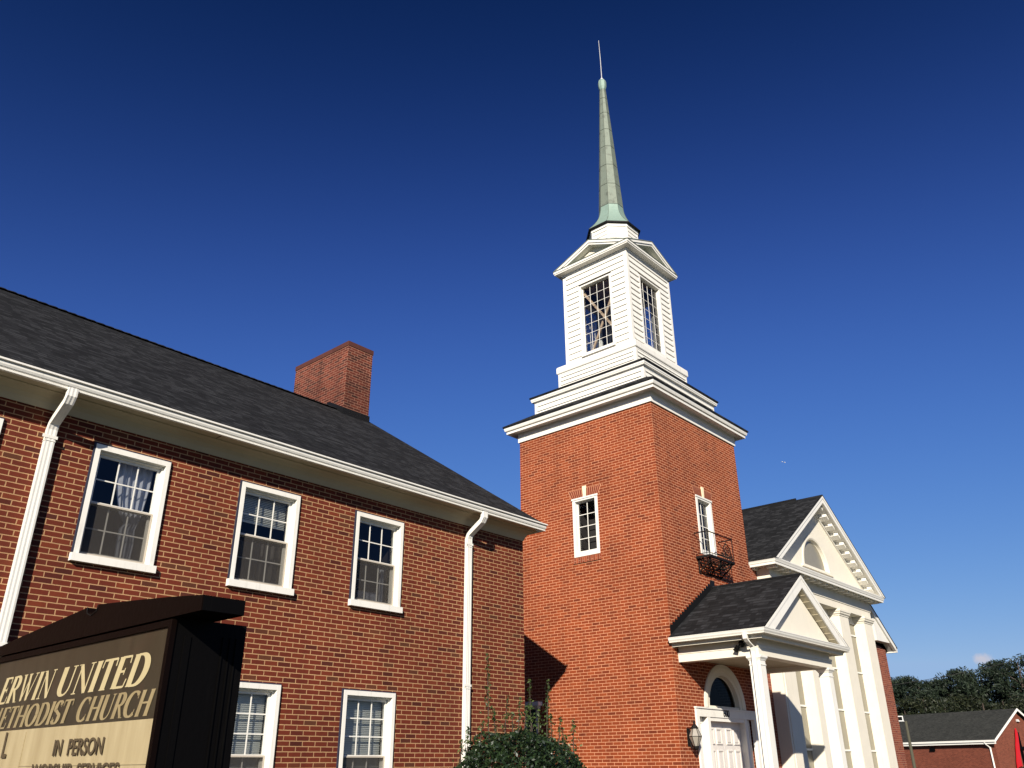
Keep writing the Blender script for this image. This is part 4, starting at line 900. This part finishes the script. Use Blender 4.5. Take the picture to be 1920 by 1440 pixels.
# roman capitals drawn with a broad nib: strokes of (thickness, points)
TK, TN = .225, .075
def arc(cx_, cy_, rx, ry, a0, a1, n=18): return [(cx_+rx*math.cos(R(a0+(a1-a0)*i/n)), cy_+ry*math.sin(R(a0+(a1-a0)*i/n))) for i in range(n+1)]
def serif(x, y, w_=.13): return (.035, [(x-w_, y), (x+w_, y)])
def stem(x, a=0, b=1, t_=.225): return [(t_, [(x, a), (x, b)]), serif(x, a+.017), serif(x, b-.017)]
G = {
 'I': (.36, stem(.18)),
 'E': (.68, stem(.18)+[(TN, [(.18, .975), (.58, .975)]), (.05, [(.58, .99), (.60, .76)]), (TN, [(.2, .52), (.44, .52)]), (.04, [(.45, .62), (.45, .41)]), (TN, [(.18, .025), (.60, .025)]), (.05, [(.61, .01), (.65, .27)])]),
 'T': (.70, [(TK, [(.35, 0), (.35, .97)]), serif(.35, .017, .14), (TN, [(.05, .975), (.65, .975)]), (.05, [(.05, .99), (.03, .74)]), (.05, [(.65, .99), (.67, .74)])]),
 'R': (.78, stem(.18)+[(None, [(.2, .975)]+arc(.36, .74, .22, .235, 90, -90)+[(.2, .505)]), (.14, [(.36, .50), (.66, .03)]), (.035, [(.58, .017), (.80, .017)])]),
 'W': (1.12, [(.14, [(.14, .97), (.36, .02)]), (.055, [(.36, .02), (.57, .97)]), (.14, [(.50, .97), (.74, .02)]), (.055, [(.74, .02), (.97, .97)]), serif(.13, .983, .12), serif(.52, .983, .12), serif(.97, .983, .11)]),
 'N': (.88, [(.06, [(.17, .02), (.17, .97)]), (.15, [(.15, .97), (.70, .02)]), (.06, [(.72, 0), (.72, .98)]), serif(.17, .017, .11), serif(.11, .983, .10), serif(.72, .983, .12)]),
 'U': (.86, [(None, [(.18, .97), (.18, .36)]+arc(.43, .33, .25, .31, 180, 275)[1:]), (.07, arc(.43, .33, .25, .31, 268, 360)+[(.68, .97)]), serif(.18, .983, .13), serif(.68, .983, .12)]),
 'D': (.86, stem(.18)+[(None, [(.2, .975), (.34, .975)]+arc(.36, .5, .36, .475, 90, -90)+[(.2, .025)])]),
 'M': (1.02, [(.06, [(.15, .02), (.20, .97)]), (.14, [(.20, .97), (.50, .05)]), (.055, [(.50, .05), (.80, .97)]), (.15, [(.82, .97), (.86, 0)]), serif(.15, .017, .10), serif(.86, .017, .12), serif(.17, .983, .09), serif(.83, .983, .10)]),
 'H': (.90, stem(.18)+stem(.71)+[(TN, [(.18, .51), (.71, .51)])]),
 'O': (.88, [(None, arc(.43, .5, .35, .475, 0, 360, 36))]),
 'S': (.60, [(None, arc(.29, .73, .19, .245, 25, 215, 18)+[(.22, .56), (.40, .43)]+arc(.30, .265, .20, .24, 35, -160, 18)), (.045, [(.47, .98), (.47, .72)]), (.045, [(.09, .02), (.09, .30)])]),
 'C': (.80, [(None, arc(.44, .5, .36, .475, 48, 312, 30)), (.045, [(.69, .97), (.69, .70)]), (.045, [(.69, .30), (.67, .12)])]),
 ' ': (.42, [])}
def ribbon(m, th, pts, P, lay):
    n = len(pts); L_, R_ = [], []
    for i in range(n):
        a, b = pts[max(i-1, 0)], pts[min(i+1, n-1)]; dx, dy = b[0]-a[0], b[1]-a[1]; l = math.hypot(dx, dy) or 1; dx /= l; dy /= l
        w_ = th if th else TN+(TK*1.12-TN)*abs(dy)**1.5
        L_.append((pts[i][0]-dy*w_/2, pts[i][1]+dx*w_/2)); R_.append((pts[i][0]+dy*w_/2, pts[i][1]-dx*w_/2))
    for i in range(n-1): m.quad(P(*R_[i], lay), P(*R_[i+1], lay), P(*L_[i+1], lay), P(*L_[i], lay))
def lettering(txt, yl, yr, z0, h, shear, mat, name):
    tot = sum(G[c][0] for c in txt); k = (yl-yr)/tot; m = MB(); u = 0; lay = 0
    for c in txt:
        wd_, strokes = G[c]
        for th, pts in strokes:
            lay += 1
            def P(x, y, ly): return (SX-.0010-.00003*ly, yl-(u+x)*k-y*h*shear, z0+y*h)
            ribbon(m, th, pts, P, lay)
        u += wd_
    m.build(name, mat, sign)
lettering('ERWIN', 4.605, 4.01, 1.886, .115, .42, ltm, 'lettering_word'); lettering('UNITED', 3.955, 3.155, 1.886, .115, .42, ltm, 'lettering_word')
lettering('METHODIST', 4.66, 3.765, 1.777, .090, .42, ltf, 'lettering_word'); lettering('CHURCH', 3.70, 3.085, 1.777, .090, .42, ltf, 'lettering_word')
def sgt(txt, yc_, z, size, xs): textmesh(txt, size, xs, chl, 'message_line', sign, (SX-.006, yc_, z), (0, -1, 0), (0, 0, 1), .001)
sgt('IN  PERSON', 3.61, 1.656, .085, 1.02); sgt('WORSHIP  SERVICES', 3.62, 1.567, .085, 1.02); sgt('L', 4.36, 1.655, .15, .8)

# ================================================================== holly bush
def leaves(name, C_, mat, parent, size, up=.3, aspect=.5):
    n = len(C_); d = rng.normal(size=(n, 3)); d[:, 2] = np.abs(d[:, 2])*.7+up; d /= np.linalg.norm(d, axis=1)[:, None]
    a = rng.normal(size=(n, 3)); a -= (a*d).sum(1)[:, None]*d; a /= np.linalg.norm(a, axis=1)[:, None]; b = np.cross(d, a)
    s = size*rng.uniform(.6, 1.3, (n, 1)); org = np.array(parent['org']); c = C_-org
    V = np.stack([c-a*s, c+b*s*aspect+d*s*.12, c+a*s, c-b*s*aspect+d*s*.12], 1).reshape(-1, 3)
    me = bpy.data.meshes.new(name); me.vertices.add(4*n); me.vertices.foreach_set('co', V.ravel()); me.loops.add(4*n); me.loops.foreach_set('vertex_index', np.arange(4*n, dtype=np.int32))
    me.polygons.add(n); me.polygons.foreach_set('loop_start', np.arange(0, 4*n, 4, dtype=np.int32)); me.polygons.foreach_set('loop_total', np.full(n, 4, dtype=np.int32)); me.materials.append(mat); me.update(); me.validate()
    o = bpy.data.objects.new(name, me); COL.objects.link(o); o.parent = parent; return o
bush = thing('holly_bush', (8.33, 7.19, 0), 'rounded dark green holly bush with tall upright shoots at the annex corner', 'bush')
cb = np.array((8.30, 7.22, .95)); rr = np.array((1.0, 1.0, 1.06))
q = rng.normal(size=(42000, 3)); q /= np.linalg.norm(q, axis=1)[:, None]
lump = 1+.05*np.sin(q[:, 0]*9+1)*np.cos(q[:, 1]*8)+.04*np.sin(q[:, 2]*11+q[:, 0]*7)
rad_ = (1-.30*rng.random(42000)**2.2)*lump
Pb = cb+q*rr*rad_[:, None]; Pb = Pb[Pb[:, 2] > .05]
leaves('foliage', Pb, holly, bush, .026, .35, .5)
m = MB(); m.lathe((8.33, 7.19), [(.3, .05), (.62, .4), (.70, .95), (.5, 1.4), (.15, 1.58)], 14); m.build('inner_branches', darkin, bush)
Rh = np.array((math.cos(YA), -math.sin(YA)))
shoots = [(-.42, .05, 2.92), (.10, .0, 2.60), (.30, .04, 2.61), (-.22, .1, 2.42), (-.05, -.1, 2.38), (-.33, -.1, 2.25), (.02, .12, 2.30), (.20, .1, 2.28), (.62, .05, 2.14), (.44, -.05, 2.16), (-.68, .1, 2.06), (-.52, -.12, 2.12), (-.12, .02, 2.22), (.12, -.12, 2.28), (.52, .15, 2.05), (-.76, 0, 1.92), (.36, .2, 2.2)]
for s_, dpt, zt0 in shoots:
    bx, by = 8.33+Rh[0]*s_+math.sin(YA)*dpt, 7.19+Rh[1]*s_+math.cos(YA)*dpt
    zb0 = 1.0+math.sqrt(max(.05, 1-(s_/1.05)**2))*.85; jx, jy = rng.normal(0, .03, 2)
    ms = MB(); pts = [(bx+jx*(k/4)**2, by+jy*(k/4)**2, zb0+(zt0-zb0)*k/4) for k in range(5)]; ms.tube(pts, [.008, .007, .006, .004, .002], 5)
    st_ = ms.build('shoot', bark, bush); st_['org'] = (8.33, 7.19, 0); SL = []; n = int((zt0-zb0)*rng.uniform(90, 170))+10
    for i in range(n):
        f = rng.random()**.9; w_ = .045*(1.15-f); SL.append((bx+jx*f*f+rng.normal(0, w_), by+jy*f*f+rng.normal(0, w_), zb0+(zt0-zb0)*f))
    leaves('shoot_leaves', np.array(SL), hollyS, st_, .024, .5, .45)

# ================================================================== parish hall far right
HA = Vector((86.89, 20.32, 0)); hd = Vector((.30748, .95156, 0)); hin = Vector((.95156, -.30748, 0))   # hd away along the long wall, hin into the building
hall = thing('parish_hall', HA, 'long low red brick hall with grey gabled roof far behind on the right', 'building')
def HP(s, u, z): return HA+hd*s+hin*u+Vector((0, 0, z))
HD, HL_, HE, HR_ = 8.2, 34.0, 3.45, 6.05
m = MB(); m.quad(HP(HL_, 0, 0), HP(.25, 0, 0), HP(.25, 0, HE-.1), HP(HL_, 0, HE-.1)); m.quad(HP(.25, 0, 0), HP(.25, HD, 0), HP(.25, HD, HE-.1), HP(.25, 0, HE-.1)); m.quad(HP(.25, 0, HE-.1), HP(.25, HD, HE-.1), HP(.25, HD/2, HR_-.15)); m.quad(HP(.25, HD, 0), HP(HL_, HD, 0), HP(HL_, HD, HE), HP(.25, HD, HE)); m.quad(HP(HL_, HD, 0), HP(HL_, 0, 0), HP(HL_, 0, HE), HP(HL_, HD/2, HR_-.2), HP(HL_, HD, HE))
m.build('wall', brickH, hall)
m = MB(); ov = .38
for a, b in (((-ov, HE-.02), (HD/2, HR_)), ((HD/2, HR_), (HD+ov, HE-.02))):
    m.prism([HP(-.1, a[0], a[1]), HP(-.1, b[0], b[1]), HP(-.1, b[0], b[1]+.06), HP(-.1, a[0], a[1]+.06)], [HP(HL_+.3, a[0], a[1]), HP(HL_+.3, b[0], b[1]), HP(HL_+.3, b[0], b[1]+.06), HP(HL_+.3, a[0], a[1]+.06)])
m.build('roof', shingH, hall)
m = MB()
for (a, b) in (((-ov, HE-.02), (HD/2, HR_)), ((HD/2, HR_), (HD+ov, HE-.02))):
    m.prism([HP(-.13, a[0], a[1]-.14), HP(-.13, b[0], b[1]-.14), HP(-.13, b[0], b[1]+.07), HP(-.13, a[0], a[1]+.07)], [HP(-.09, a[0], a[1]-.14), HP(-.09, b[0], b[1]-.14), HP(-.09, b[0], b[1]+.07), HP(-.09, a[0], a[1]+.07)])
m.build('rake_board', white, hall)
m = MB(); m.prism([HP(-.1, -ov-.12, HE-.16), HP(-.1, -ov, HE-.16), HP(-.1, -ov, HE), HP(-.1, -ov-.12, HE)], [HP(HL_, -ov-.12, HE-.16), HP(HL_, -ov, HE-.16), HP(HL_, -ov, HE), HP(HL_, -ov-.12, HE)])
m.prism([HP(-.1, -ov-.02, HE-.32), HP(-.1, -ov+.04, HE-.32), HP(-.1, -ov+.04, HE-.18), HP(-.1, -ov-.02, HE-.18)], [HP(HL_, -ov-.02, HE-.32), HP(HL_, -ov+.04, HE-.32), HP(HL_, -ov+.04, HE-.18), HP(HL_, -ov-.02, HE-.18)])
m.build('gutter', white, hall)
m = MB(); m.tube([HP(.9, -ov-.06, HE-.15), HP(.85, -ov, HE-.30), HP(.7, -.06, HE-.62), HP(.7, -.06, .1)], .07, 6); m.build('downspout', white, hall)
m = MB(); m.prism([HP(6.0, -.16, 2.66), HP(6.55, -.16, 2.66), HP(6.5, -.02, 2.66), HP(6.05, -.02, 2.66)][::-1], [HP(6.05, -.12, 2.96), HP(6.5, -.12, 2.96), HP(6.5, -.02, 2.96), HP(6.05, -.02, 2.96)][::-1]); m.build('wall_pack_light', blackm, hall)
m = MB(); m.prism([HP(.05, HD/2+.0, 5.0), HP(.24, HD/2+.0, 5.0), HP(.24, HD/2+.28, 5.0), HP(.05, HD/2+.28, 5.0)], [HP(.15, HD/2+.0, 5.2), HP(.24, HD/2+.0, 5.2), HP(.24, HD/2+.28, 5.2), HP(.15, HD/2+.28, 5.2)]); m.build('gable_light', galv, hall)
# red flame and dark cross emblem standing off the gable
em = thing('flame_cross_emblem', HP(.2, 3.4, 0), 'tall red flame emblem with dark cross on the brick hall gable', 'emblem')
fl_ = [(3.38, 4.45), (3.24, 4.1), (3.05, 3.5), (2.80, 3.0), (2.62, 2.4), (2.36, 1.7), (2.22, 1.0), (2.5, .5), (2.95, .5), (3.0, 1.2), (3.06, 1.9), (3.18, 2.6), (3.34, 3.2), (3.48, 3.9), (3.47, 4.15)]
m = MB(); m.prism([HP(.00, u, z) for u, z in fl_], [HP(.10, u, z) for u, z in fl_]); m.build('flame', redp, em)
m = MB()
for a, b, c, d in ((3.52, 3.70, .6, 4.1), (3.15, 4.6, 2.72, 2.93)):
    k = .02 if a > 3.3 else .025
    m.prism([HP(k, a, c), HP(k, b, c), HP(k, b, d), HP(k, a, d)], [HP(.12, a, c), HP(.12, b, c), HP(.12, b, d), HP(.12, a, d)])
m.build('cross', blackm, em)
# shrubs along the hall wall
for i, (s_, u_, h_) in enumerate(((-1.2, 1.0, 1.35), (-1.4, 2.1, 1.7))):
    P0 = HP(s_, u_, 0); sh = thing('shrub', P0, ['low brown-green shrub nearest the hall downspout', 'taller shrub beside the red flame emblem'][i], 'shrub', 'shrubs in front of the hall gable')
    q = rng.normal(size=(900, 3)); q /= np.linalg.norm(q, axis=1)[:, None]
    leaves('foliage', np.array(P0)+np.array((0, 0, h_*.5))+q*np.array((.55, .55, h_*.52))*rng.uniform(.5, 1, (900, 1)), pine2, sh, .09); mm = MB(); mm.tube([P0, P0+Vector((0, 0, h_*.6))], .04, 5); mm.build('stem', bark, sh)

# parking lot light
lp = thing('lamp_post', (76.4, 24.3, 0), 'weathered pole with a square floodlight in front of the hall roof', 'lamp post')
PB = Vector((76.4, 24.3, 0))
lp.location = PB; lp['org'] = tuple(PB)
m = MB(); m.tube([PB, PB+Vector((0, 0, 4.8))], [.14, .11], 10); m.build('pole', polew, lp)
m = MB(); hc = PB+Vector((-.10, .42, 4.98)); m.tube([PB+Vector((0, 0, 4.7)), PB+Vector((-.05, .2, 4.85)), hc], .03, 6); m.build('bracket', galv, lp)
m = MB(); FL_ = Frame(hc+Vector((-.05, 0, -.2)), (.30, -.95, 0)); frame4(m, FL_, -.30, .30, 0, .42, .075, -.08, .05); m.build('lamp_housing', galv, lp)
m = MB(); m.fbox(FL_, -.23, .23, -.02, .04, .07, .35); m.build('lens', blackm, lp)

# ================================================================== trees
def tree(x, y, h, cr, cz0, mat, label, nclump=46, per=110, leaf=.30, name='pine_tree', grp='trees behind the hall'):
    tr = thing(name, (x, y, 0), label, 'tree', grp)
    m = MB(); pts = [(x, y, 0), (x+rng.normal(0, .2), y+rng.normal(0, .2), h*.4), (x+rng.normal(0, .3), y, h*.72), (x, y, h*.93)]; m.tube(pts, [.28, .22, .14, .04], 8)
    cl = []
    for i in range(nclump):
        f = rng.random()**.8; z = cz0+(h-.7-cz0)*f; rr_ = cr*math.sqrt(max(.02, 1-((f-.40)/.62)**2))
        an = rng.uniform(0, 2*math.pi); r_ = rr_*rng.random()**.4; c = np.array((x+r_*math.cos(an), y+r_*math.sin(an), z)); cl.append(c)
        if i % 2 == 0: m.tube([(x, y, max(h*.3, c[2]-r_*.5-.3)), ((x+c[0])/2, (y+c[1])/2, c[2]-r_*.15-.2), tuple(c)], [.07, .045, .02], 5)
    m.build('trunk', bark, tr)
    P = []
    for c in cl:
        s_ = rng.uniform(.6, 1.35); q = rng.normal(size=(per, 3)); q /= np.linalg.norm(q, axis=1)[:, None]; q *= rng.random((per, 1))**.45; P.append(c+q*np.array((s_*1.15, s_*1.15, s_*.72)))
    leaves('crown', np.concatenate(P), mat, tr, leaf, .25, .28)
def place(px, rho):                                 # bearing of an image column
    d = Fw+Rt*((px-960)/FPX)-Up*((1300-720)/FPX); k = rho/math.hypot(d.x, d.y); return d.x*k, d.y*k
def hh(py, rho, px):
    d = Fw+Rt*((px-960)/FPX)-Up*((py-720)/FPX); return 1.6+d.z/math.hypot(d.x, d.y)*rho
TL = [(1672, 1266, 118, 3.3, 'leftmost pine tree, beside the church wall', pine), (1712, 1264, 112, 3.2, 'round-topped pine tree above the lamp post', pine), (1752, 1268, 116, 3.2, 'pine tree left of the gap of sky', pine), (1783, 1292, 120, 2.7, 'lowest tree in the dip of the tree line', pine2),
      (1808, 1250, 112, 3.4, 'pine tree with uneven top right of the sky gap', pine), (1846, 1252, 118, 3.2, 'pine tree directly below the small cloud', pine), (1880, 1233, 114, 3.6, 'tall pine tree behind the hall gable peak', pine), (1922, 1224, 112, 3.9, 'tallest pine tree at the right edge', pine), (1975, 1226, 114, 3.9, 'tall pine tree just past the hall gable', pine)]
for px, py, rho, cr_, lb, mt in TL:
    x, y = place(px, rho); tree(x, y, hh(py, rho, px), cr_, 1.5, mt, lb, 62, 190, .21, 'pine_tree' if mt is pine else 'broadleaf_tree')
UL = ['low bushy tree behind the hall roof by the church wall', 'low bushy tree behind the hall roof under the lamp post', 'low bushy tree behind the middle of the hall roof', 'low bushy tree behind the hall roof below the sky gap', 'low bushy tree behind the hall roof left of the gable', 'low bushy tree hugging the hall gable peak', 'low bushy tree right of the hall gable peak']
for i, px in enumerate((1690, 1728, 1765, 1800, 1838, 1876, 1918)):
    x, y = place(px, 104+3*(i % 2)); tree(x, y, hh((1306, 1296, 1312, 1292, 1308, 1298, 1302)[i], 104, px), rng.uniform(2.6, 3.4), .4, pine2, UL[i], 40, 170, .20, 'broadleaf_tree', 'low trees behind the hall roof')

# utility line crossing in front of the trees
m = MB(); pts = []
a_, b_ = place(1640, 95), place(2010, 95); za_, zb3 = hh(1289, 95, 1640), hh(1214, 95, 2010)
for i in range(25):
    f = i/24; pts.append((a_[0]+(b_[0]-a_[0])*f, a_[1]+(b_[1]-a_[1])*f, za_+(zb3-za_)*f-.35*4*f*(1-f)))
m.tube(pts, .02, 4); tag(m.build('utility_wire', wirem), 'thin utility wire sloping across the tree line', 'wire')
# two distant birds
for i, (px, py) in enumerate(((1467, 866), (1471.5, 867))):
    d = Fw+Rt*((px-960)/FPX)-Up*((py-720)/FPX); c = Vector((0, 0, 1.6))+d*(235/math.hypot(d.x, d.y))
    m = MB(); m.tube([c-Vector((0, .22, 0)), c-Vector((0, .1, 0)), c+Vector((0, .1, 0)), c+Vector((0, .24, 0))], [.01, .07, .07, .01], 6)
    for sg in (-1, 1): m.quad(c+Vector((0, -.08, .02)), c+Vector((sg*.25, -.04, .12)), c+Vector((sg*.42, .06, .02)), c+Vector((0, .08, .02)))
    tag(m.build('bird', white), ['tiny white bird high in the sky, left one of two', 'tiny white bird high in the sky, right one of two'][i], 'bird', 'birds over the church roof')
for o in bpy.data.objects:
    if 'org' in o: del o['org']
